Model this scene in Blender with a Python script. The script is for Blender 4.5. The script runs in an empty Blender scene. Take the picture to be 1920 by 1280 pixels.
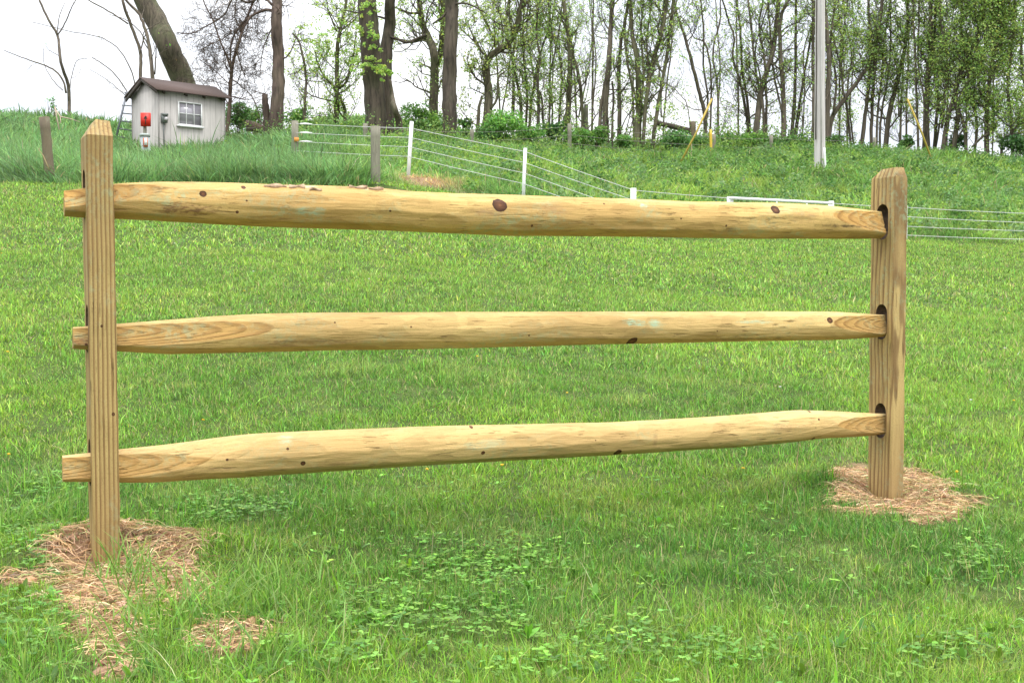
import bpy, bmesh, math, random
import numpy as np
from mathutils import Vector, Matrix

# ------------------------------------------------------------------ camera, world, sun, exposure
F = 2400.0                      # focal length in photo pixels (photo 1920 x 1280)
CAMZ = 0.78
PITCH = math.radians(1.909)
scene = bpy.context.scene
cam_d = bpy.data.cameras.new("camera")
cam = bpy.data.objects.new("camera", cam_d)
scene.collection.objects.link(cam)
cam.location = (0, 0, CAMZ)
cam.rotation_euler = (math.radians(90) - PITCH, 0, 0)
cam_d.sensor_width = 36.0
cam_d.lens = 36.0 * F / 1920.0
cam_d.clip_start = 0.05
cam_d.clip_end = 3000
scene.camera = cam

SUN_EL, SUN_AZ = math.radians(66), math.radians(140)    # azimuth from +Y clockwise: behind the camera, to the right
world = bpy.data.worlds.new("World")
scene.world = world
world.use_nodes = True
wt = world.node_tree
for n in list(wt.nodes): wt.nodes.remove(n)
wo = wt.nodes.new("ShaderNodeOutputWorld")
sky = wt.nodes.new("ShaderNodeTexSky")
sky.sky_type = 'NISHITA'; sky.sun_disc = False
sky.sun_elevation = SUN_EL; sky.sun_rotation = SUN_AZ
bg1 = wt.nodes.new("ShaderNodeBackground"); bg1.inputs[1].default_value = 0.10
wt.links.new(sky.outputs[0], bg1.inputs[0])
# overcast cloud layer: brighter towards the zenith, soft lilac-grey patches
tc = wt.nodes.new("ShaderNodeTexCoord")
sep = wt.nodes.new("ShaderNodeSeparateXYZ"); wt.links.new(tc.outputs['Generated'], sep.inputs[0])
mx = wt.nodes.new("ShaderNodeMath"); mx.operation = 'MAXIMUM'; mx.inputs[1].default_value = 0.0
wt.links.new(sep.outputs[2], mx.inputs[0])
ma = wt.nodes.new("ShaderNodeMath"); ma.operation = 'MULTIPLY_ADD'; ma.inputs[1].default_value = 2.8; ma.inputs[2].default_value = 0.84
wt.links.new(mx.outputs[0], ma.inputs[0])
nz = wt.nodes.new("ShaderNodeTexNoise"); nz.inputs['Scale'].default_value = 3.0; nz.inputs['Detail'].default_value = 6
mp = wt.nodes.new("ShaderNodeMapping"); mp.inputs['Scale'].default_value = (1, 1, 3.5)
wt.links.new(tc.outputs['Generated'], mp.inputs[0]); wt.links.new(mp.outputs[0], nz.inputs[0])
cr = wt.nodes.new("ShaderNodeValToRGB")
cr.color_ramp.elements[0].position = 0.40; cr.color_ramp.elements[0].color = (0.76, 0.80, 0.88, 1)
cr.color_ramp.elements[1].position = 0.62; cr.color_ramp.elements[1].color = (1.0, 1.0, 1.0, 1)
wt.links.new(nz.outputs[0], cr.inputs[0])
vm = wt.nodes.new("ShaderNodeVectorMath"); vm.operation = 'SCALE'
wt.links.new(cr.outputs[0], vm.inputs[0]); wt.links.new(ma.outputs[0], vm.inputs[3])
bg2 = wt.nodes.new("ShaderNodeBackground"); bg2.inputs[1].default_value = 0.98
wt.links.new(vm.outputs[0], bg2.inputs[0])
mixw = wt.nodes.new("ShaderNodeMixShader"); mixw.inputs[0].default_value = 0.94
wt.links.new(bg1.outputs[0], mixw.inputs[1]); wt.links.new(bg2.outputs[0], mixw.inputs[2])
wt.links.new(mixw.outputs[0], wo.inputs[0])

sun_d = bpy.data.lights.new("sun", 'SUN')
sun_d.energy = 1.5; sun_d.angle = math.radians(28); sun_d.color = (1.0, 0.97, 0.92)
sun = bpy.data.objects.new("sun", sun_d)
scene.collection.objects.link(sun)
sv = Vector((math.sin(SUN_AZ) * math.cos(SUN_EL), math.cos(SUN_AZ) * math.cos(SUN_EL), math.sin(SUN_EL)))
sun.rotation_euler = (-sv).to_track_quat('-Z', 'Y').to_euler()

scene.view_settings.view_transform = 'Standard'
scene.view_settings.look = 'None'
scene.view_settings.exposure = 0.32
scene.view_settings.gamma = 1.0
scene.cycles.max_bounces = 6
scene.cycles.transparent_max_bounces = 8

# ------------------------------------------------------------------ small helpers
col = scene.collection
rng = np.random.default_rng(7)

def ray(px, py):
    a, b = (px - 960.0) / F, (640.0 - py) / F
    return np.array([a, math.cos(PITCH) + b * math.sin(PITCH), -math.sin(PITCH) + b * math.cos(PITCH)])

def P(px, py, d):
    r = ray(px, py)
    return np.array([0, 0, CAMZ]) + r * (d / r[1])

def vnoise(x, y, seed=0):
    xi, yi = np.floor(x).astype(np.int64), np.floor(y).astype(np.int64)
    fx, fy = x - xi, y - yi
    fx, fy = fx * fx * (3 - 2 * fx), fy * fy * (3 - 2 * fy)
    def h(i, j):
        n = (i * 374761393 + j * 668265263 + seed * 974634777) & 0x7fffffff
        n = ((n ^ (n >> 13)) * 1274126177) & 0x7fffffff
        return ((n ^ (n >> 16)) & 0xffff) / 65535.0
    return (h(xi, yi) * (1 - fx) + h(xi + 1, yi) * fx) * (1 - fy) + (h(xi, yi + 1) * (1 - fx) + h(xi + 1, yi + 1) * fx) * fy

def fbm(x, y, seed=0, o=4):
    s, a, t = 0, 1.0, 0
    for k in range(o):
        s = s + a * vnoise(x * 2 ** k, y * 2 ** k, seed + k); t += a; a *= .5
    return s / t

class MB:
    """collects triangles and quads (with optional per-vertex colour) into one mesh"""
    def __init__(s): s.v = []; s.t = []; s.q = []; s.c = []; s.n = 0
    def add(s, v, t=None, q=None, c=None):
        v = np.asarray(v, float).reshape(-1, 3)
        if t is not None and len(t): s.t.append(np.asarray(t, np.int64).reshape(-1, 3) + s.n)
        if q is not None and len(q): s.q.append(np.asarray(q, np.int64).reshape(-1, 4) + s.n)
        if c is None: c = np.ones((len(v), 3)) * .5
        c = np.asarray(c, float)
        if c.ndim == 1: c = np.tile(c, (len(v), 1))
        s.v.append(v); s.c.append(c); s.n += len(v)
    def box(s, c, h, R=None, colr=None):
        c = np.array(c, float); h = np.array(h, float)
        v = np.array([[x, y, z] for x in (-1, 1) for y in (-1, 1) for z in (-1, 1)], float) * h
        if R is not None: v = v @ np.array(R).T
        q = [(0, 1, 3, 2), (4, 6, 7, 5), (0, 4, 5, 1), (2, 3, 7, 6), (0, 2, 6, 4), (1, 5, 7, 3)]
        s.add(v + c, q=q, c=colr)
    def bar(s, a, b, w, t=None, colr=None):
        a = np.array(a, float); b = np.array(b, float); t = w if t is None else t
        d = b - a; L = np.linalg.norm(d); d /= L
        up = np.array([0, 0, 1.0]) if abs(d[2]) < .9 else np.array([0, 1.0, 0])
        x = np.cross(d, up); x /= np.linalg.norm(x); y = np.cross(x, d)
        s.box((a + b) / 2, (w / 2, L / 2, t / 2), np.stack([x, d, y], 1), colr)
    def tube(s, pts, rad, sides=8, cap=True, jit=0.0, colr=None, rr=None):
        pts = np.asarray(pts, float); n = len(pts)
        rad = np.broadcast_to(np.asarray(rad, float), (n,))
        tan = np.gradient(pts, axis=0); tan /= (np.linalg.norm(tan, axis=1, keepdims=True) + 1e-9)
        ref = np.array([0, 1.0, 0.13]) if abs(tan[0][1]) < .9 else np.array([1.0, 0, 0.1])
        a = np.cross(tan, ref); a /= np.linalg.norm(a, axis=1, keepdims=True)
        b = np.cross(tan, a)
        th = np.arange(sides) * 2 * np.pi / sides
        r = rad[:, None] * (np.ones((n, sides)) if not jit else 1 + jit * (rr or rng).standard_normal((n, sides)))
        v = pts[:, None, :] + r[..., None] * (a[:, None, :] * np.cos(th)[None, :, None] + b[:, None, :] * np.sin(th)[None, :, None])
        i = np.arange(n - 1)[:, None] * sides; j = np.arange(sides)[None, :]; k = (j + 1) % sides
        q = np.stack([i + j, i + k, i + sides + k, i + sides + j], -1).reshape(-1, 4)
        v = v.reshape(-1, 3); t = []
        if cap:
            v = np.vstack([v, pts[0], pts[-1]]); m = n * sides
            t = [(m, (x + 1) % sides, x) for x in range(sides)] + [(m + 1, m - sides + x, m - sides + (x + 1) % sides) for x in range(sides)]
        s.add(v, t, q, colr)
    def build(s, name, mat, parent=None, smooth=False, origin=None):
        me = bpy.data.meshes.new(name)
        v = np.concatenate(s.v) if s.v else np.zeros((0, 3))
        c = np.concatenate(s.c)
        org = np.zeros(3) if origin is None else np.array(origin, float)
        v = v - org
        t = np.concatenate(s.t) if s.t else np.zeros((0, 3), int)
        q = np.concatenate(s.q) if s.q else np.zeros((0, 4), int)
        me.vertices.add(len(v)); me.vertices.foreach_set('co', v.astype(np.float32).ravel())
        loops = np.concatenate([t.ravel(), q.ravel()]).astype(np.int32)
        me.loops.add(len(loops)); me.loops.foreach_set('vertex_index', loops)
        st = np.concatenate([np.arange(len(t)) * 3, len(t) * 3 + np.arange(len(q)) * 4]).astype(np.int32)
        me.polygons.add(len(st)); me.polygons.foreach_set('loop_start', st)
        me.update(calc_edges=True)
        ca = me.color_attributes.new('col', 'FLOAT_COLOR', 'POINT')
        ca.data.foreach_set('color', np.hstack([c, np.ones((len(c), 1))]).astype(np.float32).ravel())
        if smooth: me.polygons.foreach_set('use_smooth', np.ones(len(st), bool))
        me.materials.append(mat)
        o = bpy.data.objects.new(name, me); col.objects.link(o)
        if parent is not None:
            o.parent = parent
            o.location = Vector(org) - parent.location
        else: o.location = org
        return o

def tag(o, label=None, cat=None, group=None, kind=None):
    if label: o['label'] = label
    if cat: o['category'] = cat
    if group: o['group'] = group
    if kind: o['kind'] = kind
    return o

def empty(name, loc, label, cat, group=None):
    o = bpy.data.objects.new(name, None); col.objects.link(o)
    o.empty_display_size = 0.2
    o.location = Vector(loc)
    return tag(o, label, cat, group)

# ------------------------------------------------------------------ materials
def newmat(name):
    m = bpy.data.materials.new(name); m.use_nodes = True
    nt = m.node_tree; b = nt.nodes['Principled BSDF']
    return m, nt, b

def N(nt, typ, **kw):
    n = nt.nodes.new(typ)
    for k, v in kw.items():
        if k.startswith('i_'):
            key = k[2:]; key = int(key) if key.isdigit() else key
            n.inputs[key].default_value = v
        else: setattr(n, k, v)
    return n

def math_(nt, op, a, b=None, c=None, clamp=False):
    n = nt.nodes.new('ShaderNodeMath'); n.operation = op; n.use_clamp = clamp
    for i, x in enumerate((a, b, c)):
        if x is None: continue
        if isinstance(x, (int, float)): n.inputs[i].default_value = x
        else: nt.links.new(x, n.inputs[i])
    return n.outputs[0]

def mixc(nt, f, a, b, blend='MIX'):
    n = nt.nodes.new('ShaderNodeMix'); n.data_type = 'RGBA'; n.blend_type = blend
    for s, x in ((n.inputs[0], f), (n.inputs[6], a), (n.inputs[7], b)):
        if isinstance(x, (int, float)): s.default_value = x
        elif isinstance(x, tuple): s.default_value = (*x[:3], 1)
        else: nt.links.new(x, s)
    return n.outputs[2]

def ramp(nt, f, stops):
    n = nt.nodes.new('ShaderNodeValToRGB'); e = n.color_ramp.elements
    while len(e) > 1: e.remove(e[-1])
    e[0].position = stops[0][0]; e[0].color = (*stops[0][1], 1) if isinstance(stops[0][1], tuple) else (stops[0][1],) * 3 + (1,)
    for p, c in stops[1:]:
        x = e.new(p); x.color = (*c, 1) if isinstance(c, tuple) else (c, c, c, 1)
    nt.links.new(f, n.inputs[0]); return n.outputs[0]

def noise(nt, vec, scale, detail=4, rough=.55, sc3=None, dist=0):
    if sc3:
        m = nt.nodes.new('ShaderNodeMapping'); m.inputs['Scale'].default_value = sc3
        nt.links.new(vec, m.inputs[0]); vec = m.outputs[0]
    n = nt.nodes.new('ShaderNodeTexNoise'); n.inputs['Scale'].default_value = scale
    n.inputs['Detail'].default_value = detail; n.inputs['Roughness'].default_value = rough
    n.inputs['Distortion'].default_value = dist
    nt.links.new(vec, n.inputs['Vector']); return n.outputs[0]

def bump(nt, b, h, strength, dist):
    n = nt.nodes.new('ShaderNodeBump'); n.inputs['Strength'].default_value = strength; n.inputs['Distance'].default_value = dist
    nt.links.new(h, n.inputs['Height']); nt.links.new(n.outputs[0], b.inputs['Normal'])

def leafmat(name, trans=.4, rough=.55, spec=.25):
    m, nt, b = newmat(name)
    at = N(nt, 'ShaderNodeAttribute', attribute_name='col')
    nt.links.new(at.outputs['Color'], b.inputs['Base Color'])
    b.inputs['Roughness'].default_value = rough; b.inputs['Specular IOR Level'].default_value = spec
    tr = N(nt, 'ShaderNodeBsdfTranslucent')
    hs = N(nt, 'ShaderNodeHueSaturation'); hs.inputs['Saturation'].default_value = 1.1; hs.inputs['Value'].default_value = 1.25
    nt.links.new(at.outputs['Color'], hs.inputs['Color']); nt.links.new(hs.outputs[0], tr.inputs[0])
    mx_ = N(nt, 'ShaderNodeMixShader', i_0=trans)
    nt.links.new(b.outputs[0], mx_.inputs[1]); nt.links.new(tr.outputs[0], mx_.inputs[2])
    nt.links.new(mx_.outputs[0], nt.nodes['Material Output'].inputs[0])
    return m

def plain(name, c, rough=.6, var=.12, scale=8, metal=0, bmp=0):
    m, nt, b = newmat(name)
    t = N(nt, 'ShaderNodeTexCoord').outputs['Object']
    f = noise(nt, t, scale, 5)
    cc = mixc(nt, ramp(nt, f, [(.3, 0.0), (.7, 1.0)]), tuple(x * (1 - var) for x in c), tuple(min(1, x * (1 + var)) for x in c))
    nt.links.new(cc, b.inputs['Base Color'])
    b.inputs['Roughness'].default_value = rough; b.inputs['Metallic'].default_value = metal
    if bmp: bump(nt, b, f, .5, bmp)
    return m

def barkmat(name, c1, c2, moss=0.0, scale=1.0, depth=.02):
    m, nt, b = newmat(name)
    t = N(nt, 'ShaderNodeTexCoord').outputs['Object']
    f = noise(nt, t, 9 * scale, 6, .65, sc3=(1, 1, .16), dist=.4)
    g = noise(nt, t, 1.6, 3)
    cc = ramp(nt, f, [(.33, c1), (.62, c2)])
    cc = mixc(nt, math_(nt, 'MULTIPLY', ramp(nt, g, [(.45, 0.0), (.65, 1.0)]), moss), cc, (.085, .11, .035))
    nt.links.new(cc, b.inputs['Base Color']); b.inputs['Roughness'].default_value = .9
    bump(nt, b, f, .9, depth)
    return m

def woodmat(name, axis, centre, spacing, light, dark, knots=(), contrast=.7, green=.25, stains=(), warp=.012, streak=.25, scallop=0.0, wob=1.0, cut_knob=0.0):
    """growth rings about an axis, streaks along the grain, knots, greenish treatment patches"""
    m, nt, b = newmat(name)
    t = N(nt, 'ShaderNodeTexCoord').outputs['Object']
    al = (.5, 6, 6) if axis == 'x' else (6, 6, .5)
    grain = noise(nt, t, 62, 6, .68, sc3=(.06, 1, 1) if axis == 'x' else (1, 1, .05))
    grain2 = noise(nt, t, 210, 4, .7, sc3=(.05, 1, 1) if axis == 'x' else (1, 1, .04))
    w1 = noise(nt, t, 1.0, 3, .5, sc3=(2.2 * wob, 9, 9) if axis == 'x' else (9, 9, 2.6 * wob))
    sx = N(nt, 'ShaderNodeSeparateXYZ'); nt.links.new(t, sx.inputs[0])
    if axis == 'x': u, v = sx.outputs[1], sx.outputs[2]
    else: u, v = sx.outputs[0], sx.outputs[1]
    du = math_(nt, 'SUBTRACT', u, centre[0]); dv = math_(nt, 'SUBTRACT', v, centre[1])
    r = math_(nt, 'SQRT', math_(nt, 'ADD', math_(nt, 'MULTIPLY', du, du), math_(nt, 'MULTIPLY', dv, dv)))
    r = math_(nt, 'ADD', r, math_(nt, 'MULTIPLY', w1, warp * 2))
    s_ = math_(nt, 'FRACT', math_(nt, 'DIVIDE', r, spacing))
    ring = ramp(nt, s_, [(0, 0.0), (.45, .15), (.8, 1.0), (.93, .8), (1, 0.0)])
    if axis == 'x':
        cat_ = N(nt, 'ShaderNodeAttribute', attribute_name='col')
        csep = N(nt, 'ShaderNodeSeparateColor'); nt.links.new(cat_.outputs['Color'], csep.inputs[0]); cutf = csep.outputs[0]
        f = math_(nt, 'MULTIPLY', ring, math_(nt, 'MULTIPLY_ADD', cutf, contrast * 1.2, contrast * .3))
    else: f = math_(nt, 'MULTIPLY', ring, contrast)
    f = math_(nt, 'ADD', f, math_(nt, 'MULTIPLY', math_(nt, 'SUBTRACT', grain, .5), streak * 3.2))
    f = math_(nt, 'ADD', f, math_(nt, 'MULTIPLY', math_(nt, 'SUBTRACT', grain2, .5), streak * 2.6), clamp=True)
    c = mixc(nt, f, light, dark)
    if axis == 'x': c = mixc(nt, math_(nt, 'MULTIPLY', cutf, 1.0), c, mixc(nt, 1.0, c, (.78, .665, .50), 'MULTIPLY'))
    # drying checks and torn fibre: short dark dashes along the grain
    fl_ = noise(nt, t, 150, 3, .6, sc3=(.10, 1, 1) if axis == 'x' else (1, 1, .06))
    fz_ = noise(nt, t, 9, 3, .6)
    fm_ = math_(nt, 'MULTIPLY', ramp(nt, fl_, [(.60, 0.0), (.68, 1.0)]), ramp(nt, fz_, [(.45, .12), (.62, .8)]))
    c = mixc(nt, fm_, c, tuple(x * .45 for x in dark))
    sp_ = noise(nt, t, 240, 2, .6)
    c = mixc(nt, ramp(nt, sp_, [(.35, .22), (.5, 0.0)]), c, tuple(x * .7 for x in dark))
    # broad tone shifts
    big = noise(nt, t, 3.2, 3, .5, sc3=(.6, 1.6, 1.6) if axis == 'x' else (1.6, 1.6, .6))
    c = mixc(nt, math_(nt, 'MULTIPLY', ramp(nt, big, [(.40, 0.0), (.66, 1.0)]), .55), c, tuple(x * y for x, y in zip(dark, (1.2, 1.25, 1.35))))
    gp = noise(nt, t, 5.5, 6, .7, sc3=(.8, 2, 2) if axis == 'x' else (2, 2, .8))
    gp2 = noise(nt, t, 60, 3, .7)
    gm = math_(nt, 'MULTIPLY', ramp(nt, gp, [(.5, 0.0), (.66, 1.0)]), ramp(nt, gp2, [(.42, 0.0), (.6, 1.0)]))
    c = mixc(nt, math_(nt, 'MULTIPLY', gm, green), c, (.33, .44, .27))
    h = math_(nt, 'ADD', math_(nt, 'MULTIPLY', grain, .8), math_(nt, 'MULTIPLY', ring, .25))
    h = math_(nt, 'SUBTRACT', h, math_(nt, 'MULTIPLY', fm_, .6))
    if scallop:
        vor = N(nt, 'ShaderNodeTexVoronoi'); vor.inputs['Scale'].default_value = 1.0
        mpp = N(nt, 'ShaderNodeMapping'); mpp.inputs['Scale'].default_value = (11, 30, 30)
        nt.links.new(t, mpp.inputs[0]); nt.links.new(mpp.outputs[0], vor.inputs[0])
        hv = N(nt, 'ShaderNodeSeparateColor'); nt.links.new(vor.outputs['Color'], hv.inputs[0])
        c = mixc(nt, math_(nt, 'MULTIPLY', math_(nt, 'SUBTRACT', hv.outputs[0], .3, clamp=True), scallop), c, tuple(x * .72 for x in dark))
        h = math_(nt, 'ADD', h, math_(nt, 'MULTIPLY', vor.outputs[0], .5))
    wn = N(nt, 'ShaderNodeTexNoise'); wn.inputs['Scale'].default_value = 60; nt.links.new(t, wn.inputs['Vector'])
    for (kx, ky, kz, sx_, sz_, cc, amt) in stains:      # brown bruises, torn bark, greenish splashes
        dd = N(nt, 'ShaderNodeVectorMath', operation='SUBTRACT'); nt.links.new(t, dd.inputs[0]); dd.inputs[1].default_value = (kx, ky, kz)
        d2 = N(nt, 'ShaderNodeVectorMath', operation='MULTIPLY'); nt.links.new(dd.outputs[0], d2.inputs[0]); d2.inputs[1].default_value = (1 / sx_, 3.0, 1 / sz_)
        ln = N(nt, 'ShaderNodeVectorMath', operation='LENGTH'); nt.links.new(d2.outputs[0], ln.inputs[0])
        sn = noise(nt, t, 40, 6, .75, sc3=(.5, 1, 1))
        e = math_(nt, 'ADD', ln.outputs['Value'], math_(nt, 'MULTIPLY', math_(nt, 'SUBTRACT', sn, .5), 2.6))
        mk = math_(nt, 'MULTIPLY', ramp(nt, e, [(.5, 1.0), (1.0, 0.0)]), ramp(nt, noise(nt, t, 110, 5, .75, sc3=(.4, 1, 1)), [(.42, .15), (.56, 1.0)]))
        c = mixc(nt, math_(nt, 'MULTIPLY', mk, amt), c, cc)
    for (kx, ky, kz, kr) in knots:
        dd = N(nt, 'ShaderNodeVectorMath', operation='SUBTRACT'); nt.links.new(t, dd.inputs[0]); dd.inputs[1].default_value = (kx, ky, kz)
        d2 = N(nt, 'ShaderNodeVectorMath', operation='MULTIPLY'); nt.links.new(dd.outputs[0], d2.inputs[0])
        d2.inputs[1].default_value = (.88, .35, 1.0) if axis == 'x' else (1, .35, .85)
        ln = N(nt, 'ShaderNodeVectorMath', operation='LENGTH'); nt.links.new(d2.outputs[0], ln.inputs[0])
        e = math_(nt, 'DIVIDE', math_(nt, 'ADD', ln.outputs['Value'], math_(nt, 'MULTIPLY', math_(nt, 'SUBTRACT', wn.outputs[0], .5), kr * .35)), kr)
        halo = ramp(nt, e, [(.9, .5), (1.7, 0.0)])
        c = mixc(nt, halo, c, tuple(x * .8 for x in dark))
        kc = ramp(nt, math_(nt, 'MULTIPLY', e, 1.0), [(0, (.22, .09, .035)), (.3, (.12, .05, .02)), (.75, (.075, .03, .013)), (.95, (.035, .015, .008))])
        km = ramp(nt, e, [(.93, 1.0), (1.05, 0.0)])
        c = mixc(nt, km, c, kc)
    nt.links.new(c, b.inputs['Base Color'])
    b.inputs['Roughness'].default_value = .72; b.inputs['Specular IOR Level'].default_value = .25
    bump(nt, b, h, .9, .006)
    return m

M_blade = leafmat('grass_blade', .42, .5, .3)
M_leaf = leafmat('tree_leaf', .45, .5, .3)
M_tleaf = leafmat('leaf_haze', .55, .5, .3)
M_dry = leafmat('dry_stalk', .15, .7, .2)
M_clod = leafmat('soil_clod', 0.0, .95, .1)
M_bark_big = barkmat('bark_grey_brown', (.024, .018, .013), (.105, .080, .058), .2, 1.0, .03)
M_bark_lean = barkmat('bark_lichen', (.035, .028, .018), (.13, .105, .07), .5, 1.4, .03)
M_bark_dark = barkmat('bark_dark', (.055, .042, .032), (.17, .135, .10), .2, 1.5, .015)
M_bark_mossy = barkmat('bark_mossy', (.05, .042, .026), (.16, .135, .085), .55, 1.6, .015)
M_bark_stub = barkmat('bark_brown', (.04, .026, .02), (.15, .105, .082), .15, .9, .03)
M_bark_red = barkmat('bark_reddish', (.06, .035, .028), (.23, .155, .12), .1, .8, .03)
M_white = plain('white_plastic', (.8, .8, .78), .35, .04)
M_wire = plain('white_wire', (.55, .55, .53), .4, .05)
M_steel = plain('fence_steel_wire', (.22, .2, .18), .5, .15, metal=.6)
M_oldwood = woodmat('old_post_wood', 'z', (.02, .05), .012, (.27, .25, .19), (.12, .108, .075), contrast=.4, green=.2, streak=.4)
M_oldwood2 = woodmat('brown_post_wood', 'z', (.02, .05), .012, (.19, .15, .095), (.085, .065, .045), contrast=.4, green=.2, streak=.4)

# ------------------------------------------------------------------ terrain
# columns: view bearing (as photo x) -> ground profile (distance, height)
COLS = [
 (-500, [(5.0, 0), (8, .42), (22, 2.74), (31, 4.3), (36, 5.2), (48, 7.6), (56, 7.9), (90, 7.5)]),
 (120,  [(5.0, 0), (8, .44), (22, 2.76), (31, 4.2), (36, 5.1), (49, 7.55), (56, 7.7), (90, 7.5)]),
 (250,  [(5.0, 0), (8, .44), (22, 2.76), (24, 2.98), (28, 3.45), (31, 3.82), (36, 4.45), (39, 4.95), (42, 5.6), (49, 7.3), (56, 7.6), (90, 7.5)]),
 (430,  [(5.0, 0), (8, .44), (22, 2.75), (24, 3.0), (28, 3.5), (31, 3.95), (36, 4.65), (39, 5.1), (43, 5.8), (49, 6.6), (56, 6.9), (90, 6.2)]),
 (600,  [(5.0, 0), (8, .44), (22, 2.72), (27, 3.4), (30, 3.85), (36, 4.9), (41, 5.85), (47, 6.4), (56, 7.9), (80, 11.9), (110, 12)]),
 (720,  [(5.0, 0), (8, .42), (22, 2.70), (27, 3.25), (34, 4.4), (42, 5.9), (47, 6.3), (56, 7.8), (80, 11.9), (110, 12)]),
 (984,  [(5.0, 0), (8, .36), (22, 2.2), (25.5, 2.70), (34, 4.2), (43, 5.85), (48, 6.05), (56, 7.0), (80, 10.6), (110, 10.6)]),
 (1187, [(5.0, 0), (8, .30), (16, 1.12), (24, 2.0), (26, 2.1), (34, 3.8), (44, 5.85), (48, 6.0), (56, 5.8), (90, 5)]),
 (1500, [(5.0, 0), (8, .26), (16, 1.05), (23.5, 1.9), (26, 2.05), (36, 4.30), (43, 5.8), (48, 5.95), (56, 5.6), (90, 5)]),
 (1700, [(5.0, 0), (8, .24), (16, .98), (23, 1.76), (26.3, 2.0), (36, 4.25), (41, 5.35), (46, 5.55), (56, 5.2), (90, 4.6)]),
 (1920, [(5.0, 0), (8, .20), (16, .85), (23, 1.50), (26.3, 1.78), (36, 4.0), (41, 5.12), (46, 5.35), (56, 5.0), (90, 4.5)]),
 (2500, [(5.0, 0), (8, .15), (16, .7), (23, 1.3), (26.3, 1.5), (36, 3.7), (41, 4.8), (46, 5.1), (56, 4.8), (90, 4.3)]),
]
GX = np.arange(-70, 70.01, .5); GY = np.arange(-12, 110.01, .5)
_us = np.array([(c[0] - 960) / F for c in COLS])
_prof = np.array([np.interp(GY, [-30, 4.4] + [p[0] for p in c[1]], [0, 0] + [p[1] for p in c[1]]) for c in COLS])
_U = GX[None, :] / np.maximum(GY, 10)[:, None]
GZ = np.zeros((len(GY), len(GX)))
for i in range(len(GY)): GZ[i] = np.interp(_U[i], _us, _prof[:, i])
_k = np.exp(-np.linspace(-2, 2, 5) ** 2 / 2); _k /= _k.sum()
for _ in range(2):
    GZ = np.apply_along_axis(lambda a: np.convolve(np.pad(a, 2, 'edge'), _k, 'valid'), 0, GZ)
    GZ = np.apply_along_axis(lambda a: np.convolve(np.pad(a, 2, 'edge'), _k, 'valid'), 1, GZ)

def H0(x, y):
    x = np.asarray(x, float); y = np.asarray(y, float)
    fx = np.clip((x - GX[0]) / .5, 0, len(GX) - 1.001); fy = np.clip((y - GY[0]) / .5, 0, len(GY) - 1.001)
    i, j = fy.astype(int), fx.astype(int); a, b_ = fy - i, fx - j
    z = (GZ[i, j] * (1 - b_) + GZ[i, j + 1] * b_) * (1 - a) + (GZ[i + 1, j] * (1 - b_) + GZ[i + 1, j + 1] * b_) * a
    return z

def gpt(px, py):           # photo pixel -> point on the level ground round the fence
    r = ray(px, py); t = -CAMZ / r[2]
    return np.array([r[0] * t, r[1] * t])
def toimg(x, y):           # level ground point -> bearing/drop coordinates
    yy = np.maximum(y, .5)
    return 960 + F * x / yy, 560 + F * CAMZ / yy

LP, RP = gpt(197, 1047), gpt(1660, 937)           # feet of the two fence posts
UDIR = (RP - LP) / np.linalg.norm(RP - LP); NDIR = np.array([UDIR[1], -UDIR[0]])   # NDIR points to the camera side
MOUNDS = [(LP[0] - .10, LP[1] + .10, .24, .20, .075), (LP[0] + .24, LP[1] + .10, .22, .16, .045), (LP[0] + .0, LP[1] - .03, .12, .13, -.046),
          (RP[0] - .20, RP[1] + .06, .20, .15, .055), (RP[0] + .24, RP[1] - .10, .24, .16, .04), (RP[0] + .0, RP[1] - .02, .12, .13, -.066)]
DIRT = [(215, 1040, 130, 58), (300, 1065, 105, 44), (190, 1115, 95, 42), (425, 1195, 66, 40), (190, 1185, 60, 36), (20, 1090, 40, 12), (215, 1262, 60, 20), (330, 1110, 80, 34),
        (1670, 940, 122, 40), (1610, 922, 85, 28), (1745, 966, 75, 22)]
def dirt(x, y):
    u, v = toimg(x, y)
    m = np.full(np.shape(x), -9.0)
    for (a, b_, c, d) in DIRT:
        m = np.maximum(m, 1 - np.sqrt(((u - a) / c) ** 2 + ((v - b_) / d) ** 2))
    m = m + (fbm(x * 9, y * 9, 3) - .5) * 1.3
    return np.where(y < 8, np.clip(m * 3.5 + .3, 0, 1), 0)
# earth spoil under the first white post
PILE = P(800, 342, 26)
def pile(x, y):
    return np.clip(1.25 - np.sqrt(((x - PILE[0]) / 1.05) ** 2 + ((y - PILE[1]) / 1.7) ** 2) + (fbm(x * 2.5, y * 2.5, 8) - .5) * 1.2, 0, 1)
def H(x, y):
    x = np.asarray(x, float); y = np.asarray(y, float)
    z = H0(x, y)
    for (a, b_, sx, sy, h) in MOUNDS:
        z = z + h * np.exp(-((x - a) / sx) ** 2 - ((y - b_) / sy) ** 2) * (.75 + .5 * fbm(x * 14, y * 14, 5, 3))
    z = z + .03 * (fbm(x * .9, y * .9, 11, 3) - .5) + np.where(y > 22, .25 * (fbm(x * .45, y * .45, 21, 3) - .5), 0)
    z = z + .18 * np.exp(-((x - PILE[0]) / .8) ** 2 - ((y - PILE[1]) / 1.0) ** 2)
    return z
def Hs(x, y): return float(H(np.array([x]), np.array([y]))[0])

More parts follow.
